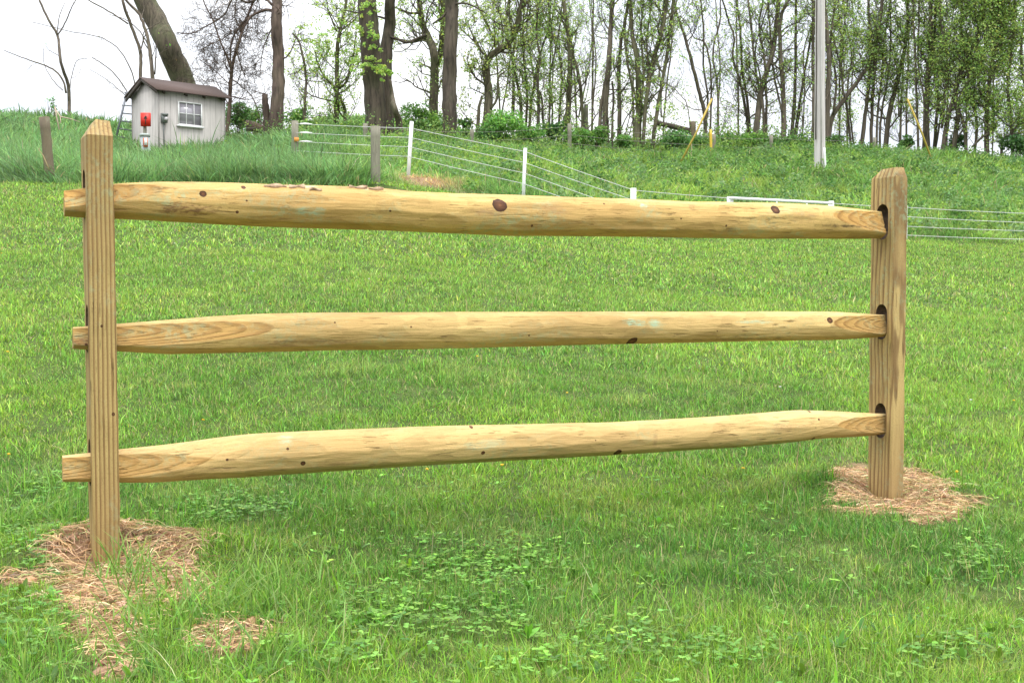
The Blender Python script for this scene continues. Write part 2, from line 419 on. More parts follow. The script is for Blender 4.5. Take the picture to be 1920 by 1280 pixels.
def lines(segs):
    out = [segs[0][0]]
    for a, b_, st in segs:
        out += list(np.linspace(a, b_, max(2, int(round((b_ - a) / st)) + 1))[1:])
    return np.array(out)
XL = lines([(-800, -100, 100), (-100, -24, 4), (-24, -8, .8), (-8, -2.2, .2), (-2.2, 2.6, .035), (2.6, 8, .2), (8, 24, .8), (24, 100, 4), (100, 800, 100)])
YL = lines([(-60, -4, 8), (-4, 1.8, .3), (1.8, 6, .035), (6, 12, .15), (12, 50, .5), (50, 110, 4), (110, 900, 60)])
X, Y = np.meshgrid(XL, YL); Z = H(X, Y)
far = np.clip((np.hypot(X, Y) - 100) / 300, 0, 1); Z = Z * (1 - far) + 3.0 * far
Z = Z + np.where((dirt(X, Y) > .3), .012 * (fbm(X * 45, Y * 45, 31, 2) - .5), 0)
nx, ny = len(XL), len(YL)
ii = np.arange((ny - 1) * nx).reshape(ny - 1, nx)[:, :-1].ravel()
gq = np.stack([ii, ii + 1, ii + nx + 1, ii + nx], 1)
gm_, gnt, gb = newmat('ground_soil_and_thatch')
_t = N(gnt, 'ShaderNodeTexCoord').outputs['Object']
_at = N(gnt, 'ShaderNodeAttribute', attribute_name='col')
_sc = N(gnt, 'ShaderNodeSeparateColor'); gnt.links.new(_at.outputs['Color'], _sc.inputs[0])
_n1 = noise(gnt, _t, 30, 6, .7); _n2 = noise(gnt, _t, 2.2, 4, .6)
_soil = ramp(gnt, _n1, [(.3, (.12, .07, .04)), (.5, (.28, .17, .10)), (.72, (.46, .31, .20))])
_th = mixc(gnt, ramp(gnt, _n1, [(.35, 0.0), (.7, 1.0)]), (.030, .055, .012), (.085, .12, .03))
_th = mixc(gnt, math_(gnt, 'MULTIPLY', ramp(gnt, _n2, [(.4, 0.0), (.7, 1.0)]), .5), _th, (.13, .16, .05))
gnt.links.new(mixc(gnt, _sc.outputs[0], _th, _soil), gb.inputs['Base Color'])
gb.inputs['Roughness'].default_value = .95; gb.inputs['Specular IOR Level'].default_value = .1
bump(gnt, gb, _n1, .8, .02)
g = MB()
dcol = np.clip(dirt(X, Y) + pile(X, Y) * .8, 0, 1).ravel()
g.add(np.stack([X.ravel(), Y.ravel(), Z.ravel()], 1), q=gq, c=np.stack([dcol, dcol * 0, dcol * 0], 1))
ground = g.build('ground', gm_, smooth=True); tag(ground, kind='structure')

# ------------------------------------------------------------------ split rail fence
fence = empty('split_rail_fence', (*((LP + RP) / 2), 0), 'new pale three-rail timber fence section across the foreground lawn', 'fence')
YELLOW_L, YELLOW_D = (.64, .43, .155), (.33, .185, .055)

M_hole_shade = plain('mortise_shade', (.075, .045, .026), .95, .6, 60, bmp=.01)  # shade deep in the slots, painted as a dark colour on their walls
def make_post(top, su, sn, ztop, holes, foot, mat, twist, label, tilt, rot=0):
    # local frame: x along the fence, y away from the camera, z up
    b = bmesh.new()
    zs = [-.35] + list(np.linspace(0, ztop - (.050 if top[0] > .02 else .036), 16)); rr = np.random.default_rng(int(su * 1e5))
    rings = []
    cw = .006
    def ring(z, hx, hy, ox, oy, c):
        pts = [(-hx + c, -hy), (hx - c, -hy), (hx, -hy + c), (hx, hy - c), (hx - c, hy), (-hx + c, hy), (-hx, hy - c), (-hx, -hy + c)]
        a = twist * (z / ztop - .5); ca, sa = math.cos(a), math.sin(a)
        return [b.verts.new((ox + x * ca - y * sa + rr.normal(0, .0007), oy + x * sa + y * ca + rr.normal(0, .0007), z + rr.normal(0, .0015) * (z > 0))) for x, y in pts]
    for z in zs:
        ox, oy = tilt[0] * z / ztop, tilt[1] * z / ztop
        j = rr.normal(0, .0006, 2)
        rings.append(ring(z, su / 2 + j[0], sn / 2 + j[1], ox, oy, cw))
    (xa, xb_, ya, yb) = top
    rings.append(ring(ztop, (su - xa - xb_) / 2, (sn - ya - yb) / 2, tilt[0] + (xa - xb_) / 2, tilt[1] + (ya - yb) / 2, .004))
    for r0, r1 in zip(rings, rings[1:]):
        for k in range(8): b.faces.new((r0[k], r0[(k + 1) % 8], r1[(k + 1) % 8], r1[k]))
    b.faces.new(rings[0][::-1]); b.faces.new(rings[-1])
    bmesh.ops.recalc_face_normals(b, faces=b.faces)
    me = bpy.data.meshes.new('post'); b.to_mesh(me); b.free()
    o = bpy.data.objects.new('post', me); col.objects.link(o)
    cutters = []
    for (zc, hh, wy, yo) in holes:
        c = bmesh.new(); r = wy / 2; loop = []
        for k in range(10): a = math.pi * k / 9; loop.append((r * math.cos(a) * 1.0, hh - r + r * math.sin(a)))
        for k in range(10): a = math.pi + math.pi * k / 9; loop.append((r * math.cos(a), -hh + r + r * math.sin(a)))
        ox, oy = tilt[0] * zc / ztop, tilt[1] * zc / ztop
        v0 = [c.verts.new((ox - .2, oy + yo + y, zc + z)) for y, z in loop]
        v1 = [c.verts.new((ox + .2, oy + yo + y, zc + z)) for y, z in loop]
        n = len(loop)
        for k in range(n): c.faces.new((v0[k], v0[(k + 1) % n], v1[(k + 1) % n], v1[k]))
        c.faces.new(v0[::-1]); c.faces.new(v1)
        bmesh.ops.recalc_face_normals(c, faces=c.faces)
        cm = bpy.data.meshes.new('cutter'); c.to_mesh(cm); c.free()
        co = bpy.data.objects.new('cutter', cm); col.objects.link(co); cutters.append(co)
        md = o.modifiers.new('hole', 'BOOLEAN'); md.object = co; md.operation = 'DIFFERENCE'; md.solver = 'EXACT'
    dg = bpy.context.evaluated_depsgraph_get(); dg.update()
    nm = bpy.data.meshes.new_from_object(o.evaluated_get(dg))
    o.modifiers.clear(); o.data = nm
    for co in cutters: bpy.data.objects.remove(co)
    nm.materials.clear(); nm.materials.append(mat); nm.materials.append(M_hole_shade)
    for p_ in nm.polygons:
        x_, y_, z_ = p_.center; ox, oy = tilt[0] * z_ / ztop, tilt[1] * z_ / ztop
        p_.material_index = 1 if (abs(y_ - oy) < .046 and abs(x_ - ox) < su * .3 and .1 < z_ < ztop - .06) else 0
    ang = math.atan2(UDIR[1], UDIR[0])
    o.parent = fence
    o.location = Vector((foot[0], foot[1], 0)) - fence.location
    o.rotation_euler = (0, 0, ang + rot)
    o['label'] = label
    return o

def plane_hit(px, py):
    """point where the view through a photo pixel meets the vertical plane of the fence"""
    r = ray(px, py); o = np.array([0, 0, CAMZ]); n = np.array([NDIR[0], NDIR[1], 0]); p = np.array([LP[0], LP[1], 0])
    return o + r * (np.dot(p - o, n) / np.dot(r, n))
def zat(foot, py): return CAMZ + (560 - py) / F * foot[1]

zL = [zat(LP, 366), zat(LP, 616), zat(LP, 866)]
zR = [zat(RP, 417), zat(RP, 603), zat(RP, 788)]
M_postL = woodmat('left_post_wood', 'z', (.30, -.06), .0122, (.47, .335, .13), (.21, .118, .043), contrast=.95, green=.45, streak=.22, warp=.0075, wob=.45,
                  knots=((-.010, -.07, .70, .004), (.02, -.07, .44, .005)))
M_postR = woodmat('right_post_wood', 'z', (.03, .27), .022, (.51, .36, .145), (.19, .108, .042), contrast=.9, green=.6, streak=.22, warp=.034, wob=.5)
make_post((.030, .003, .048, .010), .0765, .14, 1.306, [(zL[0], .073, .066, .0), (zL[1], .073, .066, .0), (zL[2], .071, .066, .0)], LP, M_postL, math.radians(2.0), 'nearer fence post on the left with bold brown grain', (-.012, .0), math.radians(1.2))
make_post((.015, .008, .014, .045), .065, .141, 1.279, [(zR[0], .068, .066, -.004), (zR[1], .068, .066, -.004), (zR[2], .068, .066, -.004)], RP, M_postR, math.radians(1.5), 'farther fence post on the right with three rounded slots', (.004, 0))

ANG = math.atan2(UDIR[1], UDIR[0])
def make_rail(rows, cuts, mat_args, label, seed, scraps=()):
    """rows: photo x, top y, bottom y. cuts: (end, start px, length px, tenon half-thickness, tilt deg)"""
    rows = sorted(rows); pxs = np.array([r[0] for r in rows], float)
    tops = np.array([plane_hit(r[0], r[1]) for r in rows]); bots = np.array([plane_hit(r[0], r[2]) for r in rows])
    mid0 = plane_hit(pxs[0], (rows[0][1] + rows[0][2]) / 2)
    org = np.array([mid0[0], mid0[1], mid0[2]])
    s_r = (tops[:, :2] - org[:2]) @ UDIR
    zt, zb = tops[:, 2] - org[2], bots[:, 2] - org[2]
    L = s_r[-1]; n = 420; m = 96
    s = np.linspace(0, L, n)
    def sm(v):
        f = np.interp(s, s_r, v); k = np.hanning(15); k /= k.sum()
        return np.convolve(np.pad(f, 7, 'edge'), k, 'valid')
    T, B = sm(zt), sm(zb)
    T += .0022 * (fbm(s * 9, s * 0 + seed, seed, 3) - .5); B += .003 * (fbm(s * 7, s * 0 + seed + 5, seed, 3) - .5)
    c, h = (T + B) / 2, (T - B) / 2
    th = np.arange(m) * 2 * np.pi / m
    S, TH = np.meshgrid(s, th, indexing='ij')
    cw = np.cos(TH) * 1.6; sw = np.sin(TH) * 1.6
    R = 1 + .07 * (fbm(S * 3.0 + cw * 1.3, sw * 1.3 + seed, seed + 1, 3) - .5) + .02 * (fbm(S * 16 + cw * 3, sw * 3, seed + 4, 2) - .5)
    # peeled facets: long flats round the log
    nf = 9
    fa = (TH + .6 * (fbm(S * 1.6, TH * 0 + 2, seed + 2, 2) - .5)) * nf / (2 * np.pi); fr = (fa - np.floor(fa) - .5)
    R = R * (1 - .06 * (1 - 4 * fr ** 2) * fbm(S * 5, np.floor(fa) * 1.7, seed + 3, 2))
    sg = .94
    yy = -h[:, None] * R * np.cos(TH) * 1.0
    zz = h[:, None] * np.sign(np.sin(TH)) * np.abs(np.sin(TH)) ** sg * np.where(np.abs(np.sin(TH)) > .97, 1, R)
    # flat hewn cheeks at the ends
    cutm = np.zeros_like(yy)
    for (end, c0, slope_px, half, tilt) in cuts:
        e0 = (plane_hit(c0, rows[0][1])[:2] - org[:2]) @ UDIR
        e1 = (plane_hit(slope_px, rows[0][1])[:2] - org[:2]) @ UDIR
        hm = np.interp((e1), s, h)
        f = np.clip((s - e0) / (e1 - e0), 0, 3) if end == 'L' else np.clip((e0 - s) / (e0 - e1), 0, 3)
        cc = (half + (hm * 1.0 - half) * f)[:, None] + .0010 * (fbm(S * 20, zz * 60, seed + 6, 2) - .5)
        for sgn, tl in ((-1, tilt), (1, tilt)):
            a = math.radians(tl); nyy, nzz = sgn * math.cos(a), abs(math.sin(a)) * (1 if tl > 0 else -1)
            dot = yy * nyy + zz * nzz
            ex = np.maximum(dot - cc, 0); cutm = np.maximum(cutm, np.clip(ex / .0007, 0, 1))
            yy = yy - ex * nyy; zz = zz - ex * nzz
    V = np.stack([S, yy, zz + c[:, None]], -1)
    mb = MB()
    i = np.arange(n - 1)[:, None] * m; j = np.arange(m)[None, :]; k = (j + 1) % m
    q = np.stack([i + j, i + k, i + m + k, i + m + j], -1).reshape(-1, 4)
    v = V.reshape(-1, 3); v = np.vstack([v, V[0].mean(0), V[-1].mean(0)]); mm = n * m
    t = [(mm, (x + 1) % m, x) for x in range(m)] + [(mm + 1, mm - m + x, mm - m + (x + 1) % m) for x in range(m)]
    cm_ = np.concatenate([cutm.ravel(), [1, 1]])
    mb.add(v, t, q, np.stack([cm_] * 3, 1))
    def loc(px, py):                       # photo pixel -> local point on the near surface of the log
        hpt = plane_hit(px, py); ss = (hpt[:2] - org[:2]) @ UDIR; z = hpt[2] - org[2]
        zc = z - np.interp(ss, s, c); hh = np.interp(ss, s, h)
        return ss, -math.sqrt(max(hh * hh - zc * zc, 0)), z
    kn = [(*loc(a, b_), r) for (a, b_, r) in mat_args.pop('kpx', [])]
    st = [(*loc(a, b_), r1, r2, cc, am) for (a, b_, r1, r2, cc, am) in mat_args.pop('spx', [])]
    mat = woodmat(knots=kn, stains=st, **mat_args)
    o = mb.build('rail', mat, smooth=True)
    me = o.data
    fc = (cutm > .5); qf = fc[:-1] & fc[1:] & np.roll(fc, -1, 1)[:-1] & np.roll(fc, -1, 1)[1:]      # quad (i, j) lies on a hewn cheek
    ev = np.zeros(len(me.edges) * 2, np.int32); me.edges.foreach_get('vertices', ev); ev = np.sort(ev.reshape(-1, 2), 1)
    sharp = np.zeros(len(ev), bool); ok = ev[:, 1] < n * m
    i0, j0 = ev[:, 0] // m, ev[:, 0] % m; i1, j1 = ev[:, 1] // m, ev[:, 1] % m
    al = ok & (i1 == i0 + 1) & (j0 == j1); sharp[al] = qf[i0[al], j0[al]] != qf[i0[al], (j0[al] - 1) % m]
    ar = ok & (i0 == i1) & (i0 > 0) & (i0 < n - 1); jj = np.where((j1 - j0) == 1, j0, j1)
    sharp[ar] = qf[i0[ar], jj[ar]] != qf[i0[ar] - 1, jj[ar]]
    sharp |= ~ok | ((i0 == i1) & ((i0 == 0) | (i0 == n - 1)))
    at_ = me.attributes.new('sharp_edge', 'BOOLEAN', 'EDGE'); at_.data.foreach_set('value', sharp)
    o.parent = fence
    o.location = Vector(org) - fence.location
    o.rotation_euler = (0, 0, ANG)
    o['label'] = label
    for (a, b_, ln_, wd_) in scraps:
        ss, yv, zz_ = loc(a, b_); q_ = MB(); k_ = 9
        tt = np.linspace(0, 1, k_); up_ = np.array([ss, yv * 1.0, zz_]); nrm = np.array([0, yv, zz_ - np.interp(ss, s, c)]); nrm /= np.linalg.norm(nrm) + 1e-9; tn = np.cross(nrm, [1.0, 0, 0])
        top_ = [up_ + np.array([(t - .5) * ln_, 0, 0]) + nrm * (.002 + .006 * abs(math.sin(3 * t + a))) + tn * wd_ * (.35 + .3 * math.sin(9 * t + a)) for t in tt]
        bot_ = [up_ + np.array([(t - .5) * ln_, 0, 0]) + nrm * .0015 - tn * wd_ * (.35 + .3 * math.cos(7 * t + a)) for t in tt]
        low = [p_ - nrm * .004 for p_ in top_ + bot_]
        q_.add(top_ + bot_ + low, q=[(i_, i_ + 1, i_ + 1 + k_, i_ + k_) for i_ in range(k_ - 1)] + [(i_, i_ + 2 * k_, i_ + 1 + 2 * k_, i_ + 1) for i_ in range(k_ - 1)] + [(i_ + k_, i_ + 1 + k_, i_ + 1 + 3 * k_, i_ + 3 * k_) for i_ in range(k_ - 1)])
        so_ = q_.build('bark_scrap', M_scrap); so_.parent = o
    return o
M_scrap = plain('bark_scrap', (.36, .24, .15), .9, .5, 60, bmp=.004)
BR = (.16, .07, .035); GRN = (.35, .50, .34); PALE = (.66, .52, .33); BRL = (.33, .19, .09)
make_rail([(120, 358.5, 405), (167, 351.5, 409), (219, 344, 410.5), (290, 341.5, 414), (340, 341.5, 417), (400, 342, 420.5), (500, 345.5, 425), (600, 348, 428.5), (700, 352, 431.5), (770, 359, 434.5),
           (860, 363, 438.5), (940, 365, 442), (1050, 369, 443), (1150, 372, 443), (1200, 374, 444), (1300, 378, 446), (1440, 380, 447.5), (1500, 382, 448), (1560, 386, 448), (1620, 393, 448), (1650, 397, 447)],
          [('L', 110, 318, .020, 34), ('R', 1655, 1545, .024, 20)],
          dict(name='top_rail_wood', axis='x', centre=(.012, .005), spacing=.0085, light=YELLOW_L, dark=YELLOW_D, contrast=.55, green=.55, streak=.16, warp=.004, scallop=.455,
               kpx=[(924, 387, .0235), (1438, 395, .0165), (1653, 426, .013), (375, 366, .010), (452, 353, .0065), (438, 400, .0045), (985, 425, .004), (455, 379, .003), (1260, 412, .003), (720, 398, .0035), (1120, 384, .003), (1345, 425, .004)],
               spx=[(345, 395, .10, .022, BR, .75), (640, 352, .03, .007, BR, .6), (690, 355, .05, .008, PALE, .9), (560, 350, .07, .006, PALE, .9), (530, 348, .03, .006, BR, .7),
                    (1025, 395, .06, .025, BRL, .55), (1285, 390, .025, .016, BR, .45), (1485, 405, .07, .04, BRL, .4), (905, 400, .07, .02, BRL, .6), (1192, 388, .018, .010, GRN, .9), (570, 398, .06, .016, GRN, .6), (1560, 425, .16, .008, (.09, .06, .03), .8)]),
          'top rail of the fence with a large round knot near its middle', 11,
          scraps=((512, 351, .07, .010), (552, 352, .05, .012), (668, 353, .06, .009), (700, 356, .05, .006), (585, 358, .04, .006)))
make_rail([(136.5, 613, 653), (170, 611, 656), (219, 607, 658.5), (313, 599.5, 664), (400, 593, 662), (450, 590, 661), (520, 587.5, 659.5), (600, 586, 657), (800, 585, 654.5), (960, 584.5, 650), (1100, 584, 646.5),
           (1350, 584, 640.5), (1500, 583.5, 638), (1565, 584, 637), (1600, 586, 635.5), (1632, 588.5, 633.5), (1656, 590, 631)],
          [('L', 122, 520, .019, 16), ('R', 1662, 1545, .019, 14)],
          dict(name='middle_rail_wood', axis='x', centre=(-.002, .012), spacing=.0062, light=(.64, .445, .175), dark=(.33, .195, .065), contrast=.6, green=.45, streak=.16, warp=.004, scallop=.45,
               kpx=[(1541, 600, .0115), (1178, 640, .017), (160, 645, .004), (760, 612, .003), (980, 628, .003), (1330, 620, .0025), (620, 604, .003)],
               spx=[(1175, 604, .05, .016, GRN, .9), (1215, 606, .03, .014, GRN, .8), (1400, 603, .10, .008, GRN, .6), (152, 640, .03, .012, BR, .7), (560, 640, .22, .01, (.22, .13, .06), .6), (1380, 635, .35, .007, (.20, .12, .05), .6)]),
          'middle rail of the fence with a long hewn end at the left post', 23)
make_rail([(117, 854, 901.5), (172, 848, 902.5), (224, 842, 904), (290, 836, 904), (350, 828.5, 900), (400, 821.5, 897), (460, 814, 894), (500, 811, 891), (600, 807, 885), (700, 803, 878.5), (775, 799.5, 873.5), (880, 797, 867.5),
           (1000, 795, 861), (1150, 791, 852.5), (1300, 783, 843), (1400, 776, 836.5), (1480, 769.5, 829), (1510, 768.5, 825), (1540, 769.5, 821.5), (1600, 772.5, 818.5), (1630, 774, 816.5), (1658, 775, 813)],
          [('L', 105, 402, .019, 6), ('R', 1668, 1552, .017, 4)],
          dict(name='bottom_rail_wood', axis='x', centre=(.008, .012), spacing=.0066, light=(.70, .48, .20), dark=(.40, .24, .085), contrast=.5, green=.35, streak=.13, warp=.004, scallop=.45,
               kpx=[(560, 864, .0075), (531, 837, .0042), (894, 845, .0062), (879, 799, .0055), (1150, 846, .0125), (419, 857, .004), (1103, 822, .0025), (1516, 820, .006), (1521, 784, .004), (1512, 770, .005), (1513, 799, .002)],
               spx=[(690, 868, .016, .012, BR, .75), (900, 862, .08, .006, BRL, .8), (970, 856, .16, .006, BRL, .8), (1215, 822, .012, .04, BRL, .5), (1450, 800, .07, .02, BRL, .45), (530, 822, .03, .016, GRN, .6), (640, 865, .10, .008, BRL, .6), (900, 830, .10, .02, GRN, .35), (410, 875, .06, .006, BRL, .6)]),
          'bottom rail of the fence sloping up to the right', 37)

# ------------------------------------------------------------------ grass
def blades(mb, x, y, z, h, w, lean, colr, tipc, r, segs=2, bend=.5, az=None):
    n = len(x)
    a = r.uniform(0, 2 * np.pi, n) if az is None else az
    fa = r.uniform(0, np.pi, n)
    d = np.stack([np.cos(a), np.sin(a), 0 * a], 1); wv = np.stack([np.cos(fa), np.sin(fa), 0 * a], 1) * (w / 2)[:, None]
    base = np.stack([x, y, z], 1)
    lvl = np.linspace(0, 1, segs + 1)
    vs, cs = [], []
    for k, t in enumerate(lvl):
        off = d * (lean * (t * (1 - bend) + bend * t * t) * h)[:, None]
        up = np.zeros((n, 3)); up[:, 2] = h * (t - .35 * np.clip(lean, 0, 1.3) * t * t)
        p = base + off + up
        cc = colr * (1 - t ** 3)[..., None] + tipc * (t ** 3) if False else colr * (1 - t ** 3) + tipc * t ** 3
        if k < segs:
            ww = wv * (1 - .45 * t)
            vs += [p - ww, p + ww]; cs += [cc, cc]
        else: vs.append(p); cs.append(cc)
    m = 2 * segs + 1
    V = np.stack(vs, 1).reshape(-1, 3); C = np.stack(cs, 1).reshape(-1, 3)
    b0 = (np.arange(n) * m)[:, None]
    T = []
    for k in range(segs - 1): T += [b0 + np.array([[2 * k, 2 * k + 1, 2 * k + 3]]), b0 + np.array([[2 * k, 2 * k + 3, 2 * k + 2]])]
    T.append(b0 + np.array([[2 * segs - 2, 2 * segs - 1, 2 * segs]]))
    mb.add(V, np.concatenate(T), None, C)

def cjit(base, n, r, s=.18, hue=.08):
    base = np.asarray(base, float)
    if base.ndim == 1: base = np.tile(base, (n, 1))
    v = np.exp(r.normal(0, s, n))[:, None]; hj = np.exp(r.normal(0, hue, (n, 1)))
    c = base * v; c = c.copy(); c[:, 0:1] *= hj; c[:, 2:3] *= np.exp(r.normal(0, hue, (n, 1)))
    return np.clip(c, .003, .9)

EDGE_U = np.array([-900, 690, 740, 800, 984, 1187, 1500, 1750, 1920, 2900]); EDGE_D = np.array([22, 22, 23.2, 24.4, 24.8, 24.2, 25.2, 26.0, 26.6, 27.0])
def edge(x, y):
    return np.interp(960 + F * x / np.maximum(y, 1), EDGE_U, EDGE_D) + .35 * (fbm(x * 1.3, y * .2, 55, 3) - .5)

CLOVER = [(880, 1080, 190, 60), (820, 1170, 190, 70), (700, 1150, 90, 60), (960, 1050, 120, 35), (60, 1010, 60, 80), (60, 1180, 110, 70), (1350, 1245, 160, 40), (1150, 1215, 120, 50), (640, 1250, 120, 35), (1850, 1060, 60, 40), (1780, 1240, 120, 40), (430, 970, 120, 25), (1000, 1260, 160, 30), (110, 930, 70, 25)]
def clover(x, y):
    u, v = toimg(x, y); m = np.full(np.shape(x), -9.0)
    for (a, b_, c, d) in CLOVER: m = np.maximum(m, 1 - np.sqrt(((u - a) / c) ** 2 + ((v - b_) / d) ** 2))
    return np.clip((m + (fbm(x * 6, y * 6, 17) - .45) * 1.1) * 2, 0, 1)

r = np.random.default_rng(101)
lawn = MB()
def lawn_band(d0, d1, dens, h0, w0, segs, mar=1.0):
    A = []
    xm = .43 * d1 + mar
    n = int((d1 - d0) * 2 * xm * dens)
    x = r.uniform(-xm, xm, n); y = r.uniform(d0, d1, n)
    k = (np.abs(x) < .43 * y + mar) & (y < edge(x, y))
    x, y = x[k], y[k]
    dm = dirt(x, y); cm = clover(x, y)
    clump = fbm(x * 5.5, y * 5.5, 61, 3)
    keep = r.random(len(x)) < (1 - dm * .93) * (1 - .2 * cm) * (.2 + 1.35 * clump)
    x, y, dm, cm, clump = x[keep], y[keep], dm[keep], cm[keep], clump[keep]
    n = len(x)
    tone = fbm(x * .8, y * .8, 71, 4); tone2 = fbm(x * 3, y * 3, 81, 3)
    c1 = np.array([.175, .320, .047]); c2 = np.array([.088, .212, .036]); c3 = np.array([.31, .39, .11])
    f = np.clip((tone - .38) * 3.6, 0, 1)[:, None]
    base = c1 * f + c2 * (1 - f)
    # fresh yellow-green lawn farther up the slope
    fy = np.clip((y - 4.5) / 6, 0, 1)[:, None] * .55
    base = base * (1 - fy) + np.array([.215, .355, .072]) * fy
    f2 = np.clip((tone2 - .56) * 3.5, 0, 1)[:, None] * .45
    base = base * (1 - f2) + c3 * f2
    colr = cjit(base, n, r, .5, .16)
    dead = r.random(n) < .06
    colr[dead] = cjit(np.array([.42, .36, .18]), dead.sum(), r, .2, .05)
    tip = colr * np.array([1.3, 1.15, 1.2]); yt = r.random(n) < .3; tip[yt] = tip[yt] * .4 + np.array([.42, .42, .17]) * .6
    h = h0 * np.exp(r.normal(0, .35, n)) * (.3 + 1.4 * clump) * (1 - .3 * dm)
    lean = np.abs(r.normal(.55, .45, n))
    w = w0 * np.exp(r.normal(0, .25, n))
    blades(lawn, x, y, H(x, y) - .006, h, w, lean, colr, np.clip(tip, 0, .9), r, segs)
lawn_band(1.9, 3.4, 38000, .029, .0019, 2, .8)
lawn_band(3.4, 5.2, 25000, .030, .0025, 2)
lawn_band(5.2, 8, 12500, .031, .0038, 2)
lawn_band(8, 13, 5200, .035, .0062, 2, 1.5)
lawn_band(13, 27.3, 1250, .040, .0120, 2, 2.5)
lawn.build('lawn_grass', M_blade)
tag(bpy.data.objects['lawn_grass'], 'short mown lawn grass covering the slope round the rail fence', 'grass', kind='stuff')

# a few wide grass/plantain blades and longer tufts in the near lawn
tuft = MB()
n = 520
px = r.uniform(-200, 2100, n); py = r.uniform(760, 1330, n)
g2 = np.array([gpt(a, b_) for a, b_ in zip(px, py)]); x, y = g2[:, 0], g2[:, 1]
k = dirt(x, y) < .9; x, y = x[k], y[k]; n = len(x)
blades(tuft, x, y, H(x, y) - .005, r.uniform(.035, .08, n), r.uniform(.004, .009, n), np.abs(r.normal(.3, .25, n)), cjit((.19, .38, .05), n, r, .25), cjit((.28, .46, .08), n, r, .2), r, 4)
# tufts round the left mound
for (a, b_, cnt, hh, sp) in [(235, 1080, 60, .15, .05), (255, 1110, 50, .12, .06), (480, 1110, 160, .13, .10), (420, 1140, 120, .12, .09), (110, 980, 110, .13, .09), (60, 940, 120, .14, .12), (300, 1180, 100, .10, .12), (560, 1150, 90, .11, .12), (30, 1000, 80, .14, .08), (340, 1150, 70, .11, .08), (500, 1240, 90, .12, .09), (120, 1260, 110, .11, .15), (1870, 1000, 60, .09, .1), (650, 960, 80, .10, .15), (1655, 985, 30, .08, .06)]:
    q0 = gpt(a, b_); x = q0[0] + r.normal(0, sp, cnt); y = q0[1] + r.normal(0, sp, cnt)
    blades(tuft, x, y, H(x, y) - .005, hh * r.uniform(.5, 1.2, cnt), r.uniform(.003, .0055, cnt), np.abs(r.normal(.6, .35, cnt)), cjit((.15, .30, .055), cnt, r, .3), cjit((.32, .40, .12), cnt, r, .25), r, 4)
# pale seed stalks
n = 160; px = r.uniform(-100, 2000, n); py = r.uniform(650, 1300, n)
g2 = np.array([gpt(a, b_) for a, b_ in zip(px, py)]); x, y = g2[:, 0], g2[:, 1]
blades(tuft, x, y, H(x, y), r.uniform(.07, .14, n), np.full(n, .0022), np.abs(r.normal(.25, .2, n)), cjit((.42, .42, .2), n, r, .15), cjit((.5, .48, .28), n, r, .15), r, 3)
tag(tuft.build('long_grass_blades', M_blade), 'longer coarse grass blades and seed stalks scattered over the near lawn', 'grass', kind='stuff')

# clover
cl = MB()
n = 42000
xm = 2.4; x = r.uniform(-xm, xm, n); y = r.uniform(2.0, 5.2, n)
k = r.random(n) < (clover(x, y) * .62 + .05) * (1 - .75 * dirt(x, y)); x, y = x[k], y[k]; n = len(x)
cz = H(x, y) + r.uniform(.014, .036, n); R_ = r.uniform(.0035, .0095, n)
cb = cjit((.14, .285, .045), n, r, .35, .12)
az0 = r.uniform(0, 2 * np.pi, n)
for l in range(3):
    az = az0 + l * 2.094; d = np.stack([np.cos(az), np.sin(az), r.uniform(-.15, .35, n)], 1); s_ = np.stack([-np.sin(az), np.cos(az), r.uniform(-.25, .25, n)], 1)
    c0 = np.stack([x, y, cz], 1); R3 = R_[:, None]
    pts = [c0, c0 + R3 * (.7 * d + .62 * s_), c0 + R3 * (1.5 * d + .72 * s_), c0 + R3 * (1.75 * d), c0 + R3 * (1.5 * d - .72 * s_), c0 + R3 * (.7 * d - .62 * s_)]
    V = np.stack(pts, 1).reshape(-1, 3); b0 = (np.arange(n) * 6)[:, None]
    T = np.concatenate([b0 + np.array([[0, k_, k_ + 1]]) for k_ in range(1, 5)])
    C = np.repeat(cb * r.uniform(.85, 1.15, (n, 1)), 6, 0); C[0::6] = C[0::6] * 1.25
    cl.add(V, T, None, C)
blades(cl, x, y, H(x, y), cz - H(x, y), np.full(n, .0018), np.full(n, .0), cb, cb, r, 1)
tag(cl.build('clover', M_blade), 'patches of round-leaved clover in the mown grass', 'clover', kind='stuff')

rw = MB(); n_ = 95
px = r.uniform(-60, 1980, n_); py = r.uniform(960, 1290, n_)
for a, b_ in zip(px, py):
    q0 = gpt(a, b_); 
    if float(dirt(np.array([q0[0]]), np.array([q0[1]]))[0]) > .4: continue
    m_ = int(r.integers(4, 9)); z0 = Hs(*q0); tone_ = cjit((.12, .25, .042), 1, r, .25, .12)[0]
    for k in range(m_):
        az = r.uniform(0, 6.28); L_ = r.uniform(.03, .06); w_ = L_ * r.uniform(.08, .15); el = r.uniform(.4, 1.3)
        d = np.array([math.cos(az) * math.cos(el), math.sin(az) * math.cos(el), math.sin(el)]); sd = np.array([-math.sin(az), math.cos(az), 0])
        c0 = np.array([q0[0], q0[1], z0 + .004]); V = []
        for t, ww in ((0, .15), (.3, .8), (.6, 1.0), (.85, .6), (1, .05)):
            p = c0 + d * L_ * t + np.array([0, 0, -.25 * L_ * t * t]); V += [p - sd * w_ * ww, p + [0, 0, -.12 * w_], p + sd * w_ * ww]
        Q = [(3 * i_ + j_, 3 * i_ + j_ + 1, 3 * i_ + j_ + 4, 3 * i_ + j_ + 3) for i_ in range(4) for j_ in range(2)]
        rw.add(V, None, Q, tone_ * r.uniform(.8, 1.25))
tag(rw.build('lawn_weeds', M_blade), 'broad-leaved plantain rosettes growing in the near lawn', 'weeds', kind='stuff')

